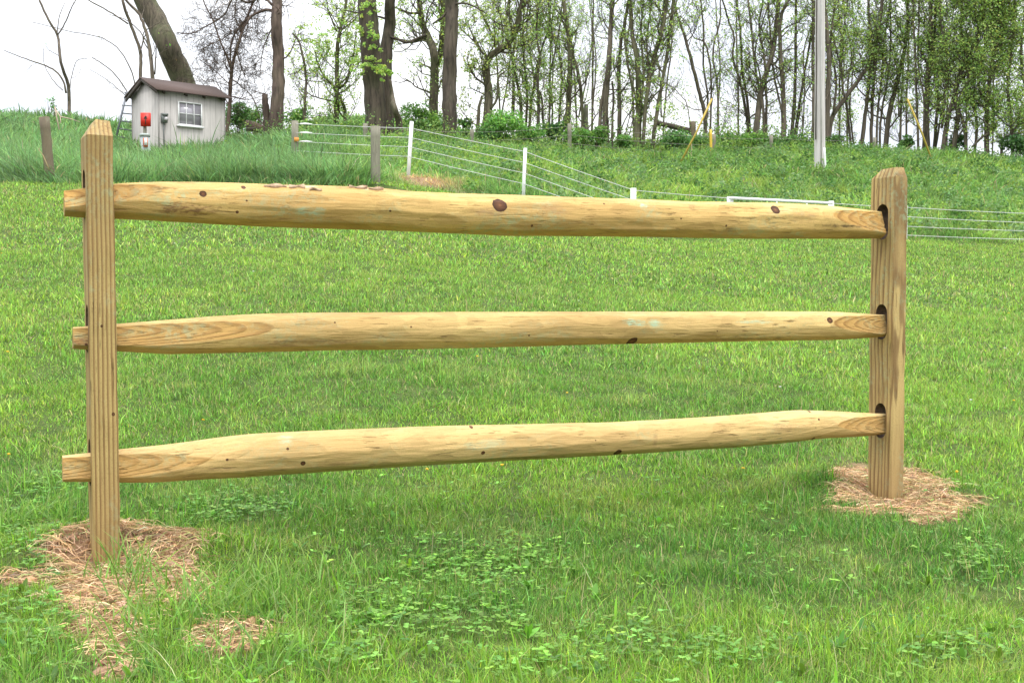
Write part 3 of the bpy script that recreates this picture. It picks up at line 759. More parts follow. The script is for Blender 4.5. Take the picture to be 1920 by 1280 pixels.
# straw and soil crumbs on the two mounds
st = MB(); n = 70000
x = np.concatenate([r.uniform(-1.9, -.2, n), r.uniform(.9, 2.3, n // 2)]); y = np.concatenate([r.uniform(2.3, 4.4, n), r.uniform(4.1, 5.4, n // 2)])
k = r.random(len(x)) < np.clip(dirt(x, y) + .35 * (fbm(x * 3, y * 3, 93, 3) > .55) * (np.abs(toimg(x, y)[0] - 240) < 170), 0, 1) * .38 * (.2 + 1.4 * fbm(x * 8, y * 8, 91, 2)) * np.where(x > 0, 1.5, .8); x, y = x[k], y[k]; n = len(x)
a = r.uniform(0, 2 * np.pi, n); L = r.uniform(.015, .11, n); w = r.uniform(.00035, .0009, n); cv = r.normal(0, .35, n)
V = []
for t in (-.5, -.17, .17, .5):
    aa = a + cv * t; px_, py_ = x + np.cos(aa) * L * t, y + np.sin(aa) * L * t
    zz = H(px_, py_) + .004 + r.uniform(0, .012, n) + (.006 * (abs(t) < .3))
    for sg in (-1, 1): V.append(np.stack([px_ - np.sin(aa) * w * sg, py_ + np.cos(aa) * w * sg, zz + sg * .0007], 1))
V = np.stack(V, 1).reshape(-1, 3); b0 = (np.arange(n) * 8)[:, None]
Q = np.concatenate([b0 + np.array([[2 * k_, 2 * k_ + 1, 2 * k_ + 3, 2 * k_ + 2]]) for k_ in range(3)])
cc = cjit((.50, .34, .19), n, r, .38, .08); gr = r.random(n) < .12; cc[gr] = cjit((.30, .33, .12), gr.sum(), r, .2)
st.add(V, None, Q, np.repeat(cc, 8, 0))
tag(st.build('straw', M_dry), 'dry straw and hay strands strewn over the two soil mounds', 'straw', kind='stuff')

def blobs(mb, c, rad, colr, r, flat=.7):
    ph = (1 + 5 ** .5) / 2
    iv = np.array([(-1, ph, 0), (1, ph, 0), (-1, -ph, 0), (1, -ph, 0), (0, -1, ph), (0, 1, ph), (0, -1, -ph), (0, 1, -ph), (ph, 0, -1), (ph, 0, 1), (-ph, 0, -1), (-ph, 0, 1)]) / 1.902
    it = np.array([(0, 11, 5), (0, 5, 1), (0, 1, 7), (0, 7, 10), (0, 10, 11), (1, 5, 9), (5, 11, 4), (11, 10, 2), (10, 7, 6), (7, 1, 8), (3, 9, 4), (3, 4, 2), (3, 2, 6), (3, 6, 8), (3, 8, 9), (4, 9, 5), (2, 4, 11), (6, 2, 10), (8, 6, 7), (9, 8, 1)])
    n = len(c)
    V = iv[None] * rad[:, None, None] * (1 + r.normal(0, .22, (n, 12, 1))); V[..., 2] *= flat; V[..., 0] *= r.uniform(.7, 1.4, (n, 1))
    V = V + c[:, None]
    mb.add(V.reshape(-1, 3), (it[None] + (np.arange(n) * 12)[:, None, None]).reshape(-1, 3), None, np.repeat(colr, 12, 0))
cd = MB(); n = 40000
x = np.concatenate([r.uniform(-1.9, -.2, n), r.uniform(.9, 2.3, n // 2)]); y = np.concatenate([r.uniform(2.3, 4.4, n), r.uniform(4.1, 5.4, n // 2)])
k = r.random(len(x)) < (dirt(x, y) ** 2) * .55; x, y = x[k], y[k]; n = len(x)
rad = .0022 * np.exp(np.abs(r.normal(0, .75, n))); rad = np.clip(rad, 0, .016)
blobs(cd, np.stack([x, y, H(x, y) + rad * .4], 1), rad, cjit((.29, .17, .105), n, r, .45, .1), r)
tag(cd.build('soil_crumbs', M_clod), 'reddish brown soil crumbs and clods around the post feet', 'soil', kind='stuff')

# small flowers in the lawn
fl = MB(); n = 46
px = r.uniform(0, 1920, n); py = r.uniform(480, 760, n)
for a, b_ in zip(px, py):
    y0 = r.uniform(5, 16); x0 = (a - 960) / F * y0
    c0 = np.array([x0, y0, Hs(x0, y0) + .06]); 
    blobs(fl, c0[None], np.array([.008]), np.array([[.75, .55, .05]]) if r.random() < .6 else np.array([[.7, .7, .65]]), r, .5)
tag(fl.build('lawn_flowers', M_blade), 'tiny yellow and white flowers dotted in the lawn', 'flowers', kind='stuff')

# tall grass on the bank
tg = MB()
def bank(x0, x1, y0, y1, dens, hfun, wid, segs=3):
    n = int((x1 - x0) * (y1 - y0) * dens)
    x = r.uniform(x0, x1, n); y = r.uniform(y0, y1, n)
    k = (np.abs(x) < .43 * y + 3.5) & (y > edge(x, y) + r.normal(0, .08, n)); x, y = x[k], y[k]
    clump = fbm(x * 1.5, y * 1.5, 41, 4); u = 960 + F * x / y
    left = np.clip((760 - u) / 160, 0, 1)
    pl = pile(x, y)
    keep = (r.random(len(x)) < (.35 + 1.25 * clump) * (1 - .75 * pl)) ; x, y, clump, u, left, pl = [q_[keep] for q_ in (x, y, clump, u, left, pl)]
    n = len(x)
    tone = fbm(x * .7, y * .7, 43, 4); t2 = fbm(x * .35 + 9, y * .35, 45, 3)
    gl = np.array([.145, .255, .088]) * (.5 + 1.0 * tone[:, None])
    f = np.clip((t2 - .38) * 3, 0, 1)[:, None]
    gr_ = (np.array([.25, .37, .085]) * f + np.array([.155, .28, .075]) * (1 - f)) * (.6 + .85 * tone[:, None])
    base = gl * left[:, None] + gr_ * (1 - left[:, None])
    base = base * (1 - .92 * pl[:, None]) + np.array([.44, .28, .15]) * .92 * pl[:, None]
    colr = cjit(base, n, r, .32, .1)
    dead = r.random(n) < np.where(left > .5, .02, .05); colr[dead] = cjit((.36, .31, .17), dead.sum(), r, .2)
    tip = colr * np.array([1.35, 1.25, 1.5])
    rise = np.clip((y - edge(x, y)) / .5, .5, 1)
    h = (.46 * left + .30 * (1 - left)) * (.25 + 1.3 * clump) * np.exp(r.normal(0, .22, n)) * rise * (1 - .6 * pl)
    # keep the grass lower right in front of the shed and the white fence
    az = 9 * fbm(x * .9, y * .9, 47, 2) + r.normal(0, .8, n)
    blades(tg, x, y, H(x, y) - .03, h, wid * np.exp(r.normal(0, .25, n)) * (1 + (y - 22) / 30), np.abs(r.normal(.8, .45, n)), colr, np.clip(tip, 0, .8), r, segs, az=az)
bank(-16, 16, 21.3, 27, 620, None, .016)
bank(-20, 20, 27, 34, 330, None, .020)
bank(-24, 24, 34, 42, 210, None, .024)
bank(-28, 28, 42, 54, 90, None, .032)
bank(-20, 3, 54, 84, 26, None, .06)
tag(tg.build('tall_grass', M_blade), 'unmown tall grass covering the bank behind the lawn', 'tall grass', kind='stuff')

def leaves(mb, c, size, colr, r, asp=.6, up=.0):
    n = len(c)
    a = r.normal(size=(n, 3)); a[:, 2] *= .7; a /= np.linalg.norm(a, axis=1, keepdims=True)
    b_ = r.normal(size=(n, 3)); b_[:, 2] += up; b_ -= (b_ * a).sum(1, keepdims=True) * a; b_ /= np.linalg.norm(b_, axis=1, keepdims=True)
    nn = np.cross(a, b_)
    s = np.asarray(size)[:, None]
    V = np.stack([c - a * s * .5, c + b_ * s * asp * .5 + nn * s * .08, c + a * s * .5, c - b_ * s * asp * .5 + nn * s * .08], 1).reshape(-1, 3)
    Q = (np.arange(n) * 4)[:, None] + np.array([[0, 1, 2, 3]])
    mb.add(V, None, Q, np.repeat(colr, 4, 0))

# broad-leaved weeds mixed into the bank
wd = MB()
n = 2600; x = r.uniform(-12, 20, n); y = r.uniform(24.2, 44, n); u = 960 + F * x / y
k = (np.abs(x) < .43 * y + 3) & (r.random(n) < np.where(u > 740, 1, .12)) & (y > edge(x, y) + .3) & (pile(x, y) < .15); x, y = x[k], y[k]
C_, S_, K_ = [], [], []
for x0, y0 in zip(x, y):
    m = int(r.integers(25, 75)); s0 = r.uniform(.12, .38); z0 = Hs(x0, y0)
    q_ = r.normal(0, 1, (m, 3)); q_ /= np.linalg.norm(q_, axis=1, keepdims=True); q_ *= r.uniform(.4, 1, (m, 1)) * s0; q_[:, 2] = np.abs(q_[:, 2]) * 1.2
    C_.append(q_ + [x0, y0, z0 + .12]); S_.append(r.uniform(.04, .11, m))
    t = [(.24, .36, .085), (.15, .27, .075), (.09, .18, .05), (.19, .30, .12)][int(r.integers(0, 4))]
    K_.append(cjit(t, m, r, .22, .08))
leaves(wd, np.concatenate(C_), np.concatenate(S_), np.concatenate(K_), r)
tag(wd.build('weeds', M_leaf), 'leafy weeds growing through the grass of the bank', 'weeds', kind='stuff')

# ------------------------------------------------------------------ shed and its neighbours
m_sid, nt_, b_ = newmat('grooved_siding')
t_ = N(nt_, 'ShaderNodeTexCoord').outputs['Object']
sx_ = N(nt_, 'ShaderNodeSeparateXYZ'); nt_.links.new(t_, sx_.inputs[0])
sm_ = math_(nt_, 'ADD', sx_.outputs[0], sx_.outputs[1])
fr_ = math_(nt_, 'FRACT', math_(nt_, 'DIVIDE', sm_, .2))
gl_ = ramp(nt_, fr_, [(.0, 1.0), (.055, 1.0), (.09, 0.0)])
nn_ = noise(nt_, t_, 14, 5, .6, sc3=(1, 1, .15))
cc_ = mixc(nt_, ramp(nt_, nn_, [(.3, 0.0), (.7, 1.0)]), (.42, .39, .36), (.52, .485, .45))
cc_ = mixc(nt_, math_(nt_, 'MULTIPLY', gl_, .48), cc_, (.17, .155, .14))
nt_.links.new(cc_, b_.inputs['Base Color']); b_.inputs['Roughness'].default_value = .8
bump(nt_, b_, math_(nt_, 'SUBTRACT', 1.0, gl_), .6, .01)
m_roof, nt_, b_ = newmat('asphalt_shingle')
t_ = N(nt_, 'ShaderNodeTexCoord').outputs['Object']
bt = N(nt_, 'ShaderNodeTexBrick'); bt.inputs['Scale'].default_value = 4; bt.inputs['Mortar Size'].default_value = .03
bt.inputs['Color1'].default_value = (.085, .058, .05, 1); bt.inputs['Color2'].default_value = (.065, .045, .04, 1); bt.inputs['Mortar'].default_value = (.04, .025, .02, 1)
nt_.links.new(t_, bt.inputs['Vector']); nt_.links.new(mixc(nt_, noise(nt_, t_, 60, 3), bt.outputs[0], (.10, .065, .052)), b_.inputs['Base Color']); b_.inputs['Roughness'].default_value = .95
M_dark = plain('dark_timber', (.06, .045, .038), .8)
M_glass, nt_, b_ = newmat('window_glass')
b_.inputs['Base Color'].default_value = (.18, .17, .19, 1); b_.inputs['Roughness'].default_value = .08; b_.inputs['Specular IOR Level'].default_value = 1.0
nt_.links.new(mixc(nt_, noise(nt_, N(nt_, 'ShaderNodeTexCoord').outputs['Object'], 6, 3), (.22, .20, .22), (.38, .36, .39)), b_.inputs['Base Color'])
M_trimw = plain('white_paint', (.78, .78, .76), .5, .05)
M_grey = plain('grey_metal', (.16, .17, .16), .5, .2, 12)
M_alu = plain('ladder_metal', (.20, .21, .23), .5, .2, 12, .3)

SC = P(298, 272, 40.0)                        # near corner of the shed at ground level
ds = np.array([.723, .690]); dg_ = np.array([-.690, .723])      # along the long wall, along the gable wall
SL, SW = 2.34, 1.72
sz0 = Hs(SC[0], SC[1])
zwall = P(298, 168, 40)[2]
shed = empty('garden_shed', (SC[0], SC[1], SC[2]), 'small pale grey grooved-board shed with brown shingle roof on the bank', 'shed')
def S(a, b2, z): return np.array([SC[0] + ds[0] * a + dg_[0] * b2, SC[1] + ds[1] * a + dg_[1] * b2, z])
zb_ = SC[2] - .5; zw = zwall; zr = zwall + .40
w = MB()
co = [S(0, 0, zb_), S(SL, 0, zb_), S(SL, SW, zb_), S(0, SW, zb_), S(0, 0, zw), S(SL, 0, zw), S(SL, SW, zw), S(0, SW, zw), S(0, SW / 2, zr), S(SL, SW / 2, zr)]
def sh(pts):      # into the shed's own rotated axes
    return pts
rotS = math.atan2(ds[1], ds[0])
def build_rot(mb, name, mat, parent, origin, rot, smooth=False):
    o = mb.build(name, mat, None, smooth)
    me = o.data; T = Matrix.Rotation(-rot, 4, 'Z') @ Matrix.Translation(-Vector(origin)); me.transform(T)
    o.location = Vector(origin); o.rotation_euler = (0, 0, rot)
    if parent is not None:
        o.parent = parent; o.location = Vector(origin) - parent.location
    return o
w.add(co, t=[(7, 4, 8), (5, 6, 9)], q=[(0, 1, 5, 4), (1, 2, 6, 5), (2, 3, 7, 6), (3, 0, 4, 7), (4, 5, 9, 8), (6, 7, 8, 9)])
wall_o = build_rot(w, 'wall', m_sid, shed, S(0, 0, SC[2]), rotS)
tr = MB()
M_trimg = plain('trim_grey', (.28, .26, .24), .8)
for (a, b2) in ((0, 0), (SL, 0), (0, SW)):
    tr = MB(); tr.bar(S(a, b2, zb_), S(a, b2, zw - .02), .035)
    build_rot(tr, 'corner_trim', M_trimg, shed, S(0, 0, SC[2]), rotS)
rf = MB(); ov, oe = .17, .20; th_ = .045
slope = (zr - zw) / (SW / 2)
for side in (0, 1):
    be, br_ = (-oe, SW / 2) if side == 0 else (SW + oe, SW / 2)
    ze, zrr = zw - slope * oe + .03, zr + .03
    pts = [S(-ov, be, ze), S(SL + ov, be, ze), S(SL + ov, br_, zrr), S(-ov, br_, zrr)]
    top = [p + [0, 0, th_] for p in pts]
    rf.add(pts + top, q=[(0, 1, 2, 3), (4, 7, 6, 5), (0, 4, 5, 1), (1, 5, 6, 2), (3, 2, 6, 7), (0, 3, 7, 4)])
roof = build_rot(rf, 'roof', m_roof, shed, S(0, 0, zw), rotS)
def roofpart(name, mb_):
    ro = mb_.build(name, M_dark); ro.parent = roof; ro.location = Vector((0, 0, 0))
    ro.matrix_parent_inverse = (Matrix.Translation(Vector(S(0, 0, zw))) @ Matrix.Rotation(rotS, 4, 'Z')).inverted()
for a in (.12, .9, 1.55, 2.2):
    rt = MB(); rt.bar(S(a, -oe + .05, zw - slope * (oe - .05) - .03), S(a, .05, zw + .0), .045, .09); roofpart('rafter', rt)
rt = MB()
rt.bar(S(-ov + .03, SW + oe - .04, zw - slope * oe - .06), S(-ov + .03, SW / 2, zr - .03), .03, .10); roofpart('barge_board', rt); rt = MB()
rt.bar(S(-ov + .03, -oe + .04, zw - slope * oe - .02), S(-ov + .03, SW / 2, zr - .0), .03, .07)
roofpart('barge_board', rt)
# window on the long wall
def onwall(px, py):            # photo pixel -> (a, z) on the long wall plane
    rr_ = ray(px, py); n3 = np.array([-dg_[0], -dg_[1], 0]); o3 = np.array([0, 0, CAMZ])
    p = o3 + rr_ * (np.dot(np.array([SC[0], SC[1], 0]) - o3, n3) / np.dot(rr_, n3))
    return float((p[:2] - SC[:2]) @ ds), float(p[2])
a0, z1 = onwall(334, 191); a1, _ = onwall(377, 197); _, z0 = onwall(334, 233)
fr = MB()
for (q0, q1, wd_) in (((a0, z0), (a0, z1), .04), ((a1, z0), (a1, z1), .04), ((a0, z1), (a1, z1), .035), ((a0, z0), (a1, z0), .035)):
    fr.bar(S(q0[0], -.03, q0[1]), S(q1[0], -.03, q1[1]), wd_, wd_)
fo = fr.build('window', M_trimw, shed)
mu = MB()
for f_ in (1 / 3, 2 / 3): mu.bar(S(a0 + (a1 - a0) * f_, -.03, z0 + .018), S(a0 + (a1 - a0) * f_, -.03, z1 - .018), .022, .022)
for k in range(3):
    aa, bb = a0 + (a1 - a0) * k / 3 + .022, a0 + (a1 - a0) * (k + 1) / 3 - .022
    mu.bar(S(aa, -.028, (z0 + z1) / 2), S(bb, -.028, (z0 + z1) / 2), .02, .02)
mo = mu.build('muntin', M_trimw, fo, origin=None); mo.parent = fo; mo.location = -fo.location - shed.location + Vector((0, 0, 0))
gl = MB(); gl.box(S((a0 + a1) / 2, -.008, (z0 + z1) / 2), ((a1 - a0) / 2 - .01, .006, (z1 - z0) / 2 - .01), np.array([[ds[0], dg_[0], 0], [ds[1], dg_[1], 0], [0, 0, 1]]))
go = gl.build('pane', M_glass); go.parent = fo; go.location = mo.location
si = MB(); si.bar(S(a0 - .06, -.05, z0 - .045), S(a1 + .06, -.05, z0 - .045), .09, .05)
so = si.build('sill', M_trimw); so.parent = fo; so.location = mo.location
# meter box with conduit
am, zm = onwall(306, 222); am = max(am, .12)
mb_ = MB(); RS = np.array([[ds[0], dg_[0], 0], [ds[1], dg_[1], 0], [0, 0, 1]])
mb_.box(S(am, -.06, zm), (.09, .055, .145), RS); mb_.box(S(am, -.13, zm + .11), (.10, .02, .03), RS)
me_o = mb_.build('meter_box', M_grey, shed)
mt = MB(); mt.tube([S(am + .03, -.115, zm - .03), S(am + .03, -.16, zm - .03)], .062, 14)
o_ = mt.build('meter_dial', plain('meter_glass', (.45, .42, .42), .2)); o_.parent = me_o; o_.location = -shed.location - me_o.location
cn = MB(); cn.tube([S(am - .01, -.04, zm - .14), S(am - .01, -.04, zm - .4), S(am + .01, -.035, zb_ + .3)], .018, 8)
o_ = cn.build('conduit', M_grey); o_.parent = me_o; o_.location = -shed.location - me_o.location

# ladder leaning behind the gable
ld = empty('ladder', P(222, 268, 41.6), 'grey metal ladder leaning against the back corner of the shed', 'ladder')
A0, A1 = P(217, 262, 41.4), P(238, 172, 41.6); B0, B1 = P(250, 268, 42.1), P(262, 172, 42.2)
rl = MB(); rl.bar(A0, A1 + (A1 - A0) * .0, .05, .06); rl.build('side_rail', M_alu, ld)
rl = MB(); rl.bar(B0, B1, .05, .06); rl.build('side_rail', M_alu, ld)
for f_ in (.07, .23, .39, .55, .71, .87, .97):
    rg = MB(); rg.bar(A0 + (A1 - A0) * f_ - (B0 - A0) * .08 * (f_ > .6), B0 + (B1 - B0) * f_, .04, .035); rg.build('rung', M_alu, ld)

# well pipe and red box
pp = P(272, 294, 36.2); zt_ = P(272, 253, 36.2)[2]; pz = Hs(pp[0], pp[1])
pipe = empty('well_pipe', (pp[0], pp[1], pz), 'upright pale grey well pipe with a small orange and white sticker', 'pipe')
q_ = MB(); lx = P(277, 294, 36.2) - pp
q_.tube([[pp[0] + .06, pp[1], pz - .15], [pp[0], pp[1], zt_ - .05]], .128, 20); q_.build('pipe_body', plain('pipe_grey', (.33, .37, .36), .5), pipe, True)
q_ = MB(); q_.tube([[pp[0], pp[1], zt_ - .05], [pp[0], pp[1], zt_ + .01], [pp[0], pp[1], zt_ + .03]], [.145, .145, .12], 20); q_.build('cap', plain('cap_grey', (.32, .36, .33), .5), pipe)
RI = np.eye(3)
q_ = MB(); q_.box((pp[0] + .055, pp[1] - .13, zt_ - .23), (.062, .02, .125), RI); st1 = q_.build('sticker', plain('sticker_orange', (.65, .14, .05), .5), pipe)
q_ = MB(); q_.box((pp[0] + .068, pp[1] - .155, zt_ - .21), (.04, .006, .10), RI); o_ = q_.build('sticker_face', M_trimw); o_.parent = st1; o_.location = -pipe.location - st1.location
rb = P(273, 280, 38.3); rz = Hs(rb[0], rb[1])
red = empty('red_box', (rb[0], rb[1], rz), 'bright red box on a grey stake in front of the shed gable', 'box')
q_ = MB(); q_.bar((rb[0] - .03, rb[1] + .06, rz - .2), (rb[0] - .03, rb[1] + .06, P(273, 214, 38.3)[2]), .08, .08); q_.build('stake', M_oldwood, red)
c0, c1 = P(264.5, 237, 38.3), P(282, 212, 38.3)
M_red = plain('red_paint', (.62, .025, .012), .45, .1)
q_ = MB(); q_.box((c0 + c1) / 2, ((c1[0] - c0[0]) / 2, .05, (c1[2] - c0[2]) / 2), RI); bo = q_.build('box_body', M_red, red)
q_ = MB(); cx = (c0 + c1) / 2; q_.box(cx + [.01, -.056, -.02], (.012, .006, .13), RI); q_.box(cx + [.01, -.058, .04], (.05, .004, .02), RI); q_.box(cx + [.015, -.060, .09], (.03, .004, .015), RI)
o_ = q_.build('latch', M_dark); o_.parent = bo; o_.location = -red.location - bo.location

# ------------------------------------------------------------------ posts, wires, pole
def lonepost(name, base, top, d, wpx, label, mat, group=None, cat='post', sides=12, rough=.02):
    b = P(base[0], base[1], d); t = P(top[0], top[1], d); b[2] = min(Hs(b[0], b[1]) , b[2] + .0) - .25
    rad = wpx / 2 / F * d; q_ = MB(); n = 8
    pts = np.linspace(b, t, n); q_.tube(pts, np.full(n, rad) * (1 + .03 * rng.standard_normal(n)), sides, jit=rough)
    o = q_.build(name, mat, None, True, origin=(b[0], b[1], b[2] + .25))
    return tag(o, label, cat, group)
M_oldwood3 = M_oldwood
lonepost('wooden_post', (97, 342), (83, 220), 22.4, 19, 'weathered brown post leaning left at the lawn edge', M_oldwood2)
lonepost('wooden_post', (704, 350), (704, 237), 22.4, 18, 'upright grey weathered post standing just behind the top rail', M_oldwood)

# white electric fence with four strands
ef = empty('wire_fence', (*P(767, 328, 27)[:2], P(767, 328, 27)[2]), 'white four-strand wire fence running down the bank to the right', 'fence')
W = {}
def efpost(key, x, top, base_py, d, wpx, xb=None, colr=M_white, sq=True, wires=None):
    xb = x if xb is None else xb
    b = P(xb, base_py, d); t = P(x, top, d); b[2] = min(b[2], Hs(b[0], b[1])) - .15
    q_ = MB(); wd_ = wpx / F * d
    if sq: q_.bar(b, t, wd_, wd_)
    else: q_.tube(np.linspace(b, t, 4), wd_ / 2, 10)
    q_.build('post', colr, ef); W[key] = [P(x + (xb - x) * (wy - top) / (base_py - top), wy, d) for wy in wires]
efpost('end', 553, 227, 268, 31, 13, None, M_oldwood, False, wires=[232.5, 249, 265.5, 283])
efpost('a', 772, 228, 329, 27, 6.5, 764, wires=[241, 258.5, 276, 294])
efpost('b', 985, 278, 384, 25.6, 6.5, 980, wires=[285, 305.5, 325, 345])
efpost('c', 1187.5, 353, 462, 24.2, 10, wires=[357, 376, 397, 416])
efpost('d', 1369, 369, 462, 24.8, 11, wires=[372, 391, 409, 428])
efpost('e', 1558, 377, 458, 25.2, 9, wires=[381.5, 399, 417, 434])
efpost('f', 1697.5, 385, 455, 25.6, 6, wires=[389, 406.5, 424.5, 441])
W['g'] = [P(2150, wy, 27.5) for wy in (413, 430, 445, 460)]
W['g0'] = [P(1920, wy, 26.4) for wy in (400.5, 417.5, 433, 449)]
keys = ['end', 'a', 'b', 'c', 'd', 'e', 'f', 'g0', 'g']
for l in range(4):
    wm = MB(); path = []
    for k0, k1 in zip(keys, keys[1:]):
        if k0 == 'd' : 
            path.append(W['d'][l])
            if len(path) > 1: wm.tube(path, .0058, 5)
            path = []; continue
        p0, p1 = W[k0][l], W[k1][l]
        for t in np.linspace(0, 1, 7)[:-1]:
            path.append(p0 + (p1 - p0) * t + np.array([0, -.03, -.008 * 4 * t * (1 - t)]))
    path.append(W['g'][l]); wm.tube(path, .0058, 5)
    wm.build('wire', M_wire, ef)
for l in range(3):
    efi = MB(); p = W['end'][l]; efi.tube([p + [.12, -.03, 0], p + [.26, -.03, 0], p + [.42, -.03, -.005]], [.014, .022, .008], 8); efi.build('insulator', M_white, ef)
q_ = MB(); p = P(556, 262, 30.9); q_.box(p, (.05, .03, .05)); q_.build('insulator_clip', plain('clip_orange', (.75, .28, .04), .5), ef)
# white gate in the wire fence
gt = empty('gate', (*P(1460, 460, 25)[:2], P(1460, 460, 25)[2]), 'low white tubular gate between two white posts behind the top rail', 'gate')
g0, g1 = P(1366, 371, 24.7), P(1561, 381, 25.1)
for k in range(5):
    z = np.array([0, 0, -.14 * k]); q_ = MB(); q_.tube([g0 + z, g1 + z], .026 if k == 0 else .018, 10); q_.build('gate_bar', M_white, gt)
for f_ in (.0, .46, .75, 1.0):
    q_ = MB(); q_.tube([g0 + (g1 - g0) * f_, g0 + (g1 - g0) * f_ - [0, 0, .56]], .016, 8); q_.build('gate_upright', M_white, gt)

# old wire fence along the tree line
of = empty('wire_fence', (*P(1068, 268, 41.5)[:2], P(1068, 268, 41.5)[2]), 'old rusty wire fence on rough grey posts below the tree line', 'fence')
tops = []
for (x_, t_, b2, wpx) in ((685, 232, 288, 9), (885, 243, 292, 7), (1068, 232, 272, 8), (1338, 252, 282, 9), (1446, 254, 284, 7), (1640, 258, 282, 6)):
    b = P(x_, b2, 41.2); t = P(x_, t_, 41.2); b[2] = Hs(b[0], b[1]) - .2; q_ = MB(); q_.tube(np.linspace(b, t, 5), wpx / 2 / F * 41, 8, jit=.06); q_.build('post', M_oldwood, of, True)
    tops.append((b, t))
for k in range(4):
    q_ = MB(); path = []
    for (b, t), (b2, t2) in zip(tops, tops[1:]):
        for f_ in np.linspace(0, 1, 6)[:-1]:
            h0_ = t - [0, .12, .1 + .27 * k]; h1_ = t2 - [0, .12, .1 + .27 * k]; path.append(h0_ + (h1_ - h0_) * f_ - [0, 0, .05 * 4 * f_ * (1 - f_)])
    q_.tube(path, .0055, 4); q_.build('wire', M_steel, of)
lonepost('wooden_post', (1099, 262), (1099, 196), 45, 8, 'tall grey post among the trees left of the paired trunks', M_oldwood)
lonepost('wooden_post', (1299, 266), (1299, 228), 42.5, 11, 'short dark square post at the end of the fallen log', M_oldwood2, sides=4)
lonepost('marker_stake', (1334, 272), (1332.5, 243), 40.6, 5, 'short yellow marker stake standing beside an old grey fence post', plain('yellow_plastic', (.62, .42, .04), .5), cat='stake')
lonepost('marker_stake', (1550, 330), (1545.5, 277), 35.6, 4, 'thin white leaning stake beside the foot of the utility pole', M_trimw, cat='stake', sides=6)

# utility pole with guy wires and yellow guards
m_pole, nt_, b_ = newmat('pole_wood')
t_ = N(nt_, 'ShaderNodeTexCoord').outputs['Object']
f_ = noise(nt_, t_, 14, 6, .6, sc3=(1, 1, .03))
nt_.links.new(ramp(nt_, f_, [(.3, (.32, .29, .275)), (.5, (.53, .49, .47)), (.7, (.64, .61, .59))]), b_.inputs['Base Color']); b_.inputs['Roughness'].default_value = .85
bump(nt_, b_, f_, .6, .01)
pb = P(1537, 322, 36); pb[2] = Hs(pb[0], pb[1]); pt = P(1538.5, -330, 36)
pole = empty('utility_pole', pb, 'tall grey weathered utility pole rising from the bank', 'utility pole')
q_ = MB(); pts = np.linspace(pb - [0, 0, .4], pt, 24); q_.tube(pts, np.linspace(.158, .108, 24), 20, jit=.006); q_.build('pole_shaft', m_pole, pole, True)
q_ = MB(); lf = P(1529, 262, 35.9); pts = np.array([P(1529.5, 262, 35.86), P(1530.5, 150, 35.86), P(1531.5, 0, 35.86), P(1533, -200, 35.86)]); q_.tube(pts, .017, 6); q_.build('cable', M_dark, pole)
q_ = MB(); pts = np.array([P(1540, 318, 35.83), P(1540, 150, 35.83), P(1540, 0, 35.86), P(1540, -200, 35.9)]); q_.tube(pts, .014, 6); q_.build('ground_wire', plain('wire_grey', (.5, .48, .46), .5), pole)
M_yel = plain('yellow_guard', (.55, .40, .08), .55, .1)
gtop = P(1538, -225, 36)
for (foot, up, dd, nm_) in (((1271, 300), (1326, 190), 38.0, 'longer yellow guy wire guard left of the pole'), ((1750, 282), (1712, 193), 39.0, 'yellow guy wire guard right of the pole, bent near its top')):
    a_ = P(*foot, dd); a_[2] = Hs(a_[0], a_[1]) - .02
    dirn = gtop - a_; f_ = (P(*up, dd)[2] - a_[2]) / (gtop[2] - a_[2])
    e_ = a_ + dirn * f_
    q_ = MB(); q_.tube([a_, gtop], .006, 5); gw = q_.build('guy_wire', M_steel, pole)
    q_ = MB(); mid = (a_ + e_) / 2 + [.03, 0, .0]; q_.tube([a_, mid, e_], .029, 8); o_ = q_.build('guard', M_yel); o_.parent = gw; o_.location = -pole.location - gw.location; o_['label'] = nm_
q_ = MB(); q_.bar(pt + [-1.2, 0, -.35], pt + [1.2, 0, -.35], .1, .12); q_.build('crossarm', M_dark, pole)

# bits of timber lying about
def logobj(name, pts, rad, label, mat, cat='log', sides=10):
    q_ = MB(); q_.tube(np.array(pts), rad, sides, jit=.06)
    o = q_.build(name, mat, None, True, origin=pts[0]); return tag(o, label, cat)
logobj('fallen_log', [P(1228, 230, 42.6), P(1262, 237, 42.6), P(1297, 246, 42.6)], [.07, .085, .09], 'fallen grey log propped off the ground beside the dark post', M_bark_big)
logobj('log', [P(463, 232, 45), P(476, 236, 44.8), P(494, 243, 44.6)], [.13, .15, .12], 'short thick log lying in the shrubs left of the reddish trunk', M_bark_red)
logobj('log', [P(462, 243, 44.6), P(480, 243, 44.4), P(497, 249, 44.2)], [.06, .08, .07], 'thin dark log lying under the thick one', M_bark_big)
br_ = MB(); br_.tube([P(103, 201, 33.5), P(106, 218, 33.4), P(111, 243, 33.3)], .018, 6); br_.tube([P(104, 205, 33.4), P(113, 219, 33.3), P(132, 223, 33.2), P(150, 229, 33.1)], [.016, .016, .012, .006], 6); br_.tube([P(113, 219, 33.3), P(114, 231, 33.2)], .012, 5)
tag(br_.build('dead_branch', plain('pale_twig', (.42, .32, .24), .8), None, origin=P(111, 243, 33.3)), 'pale dead forked branch lying in the tall grass behind the leaning post', 'branch')

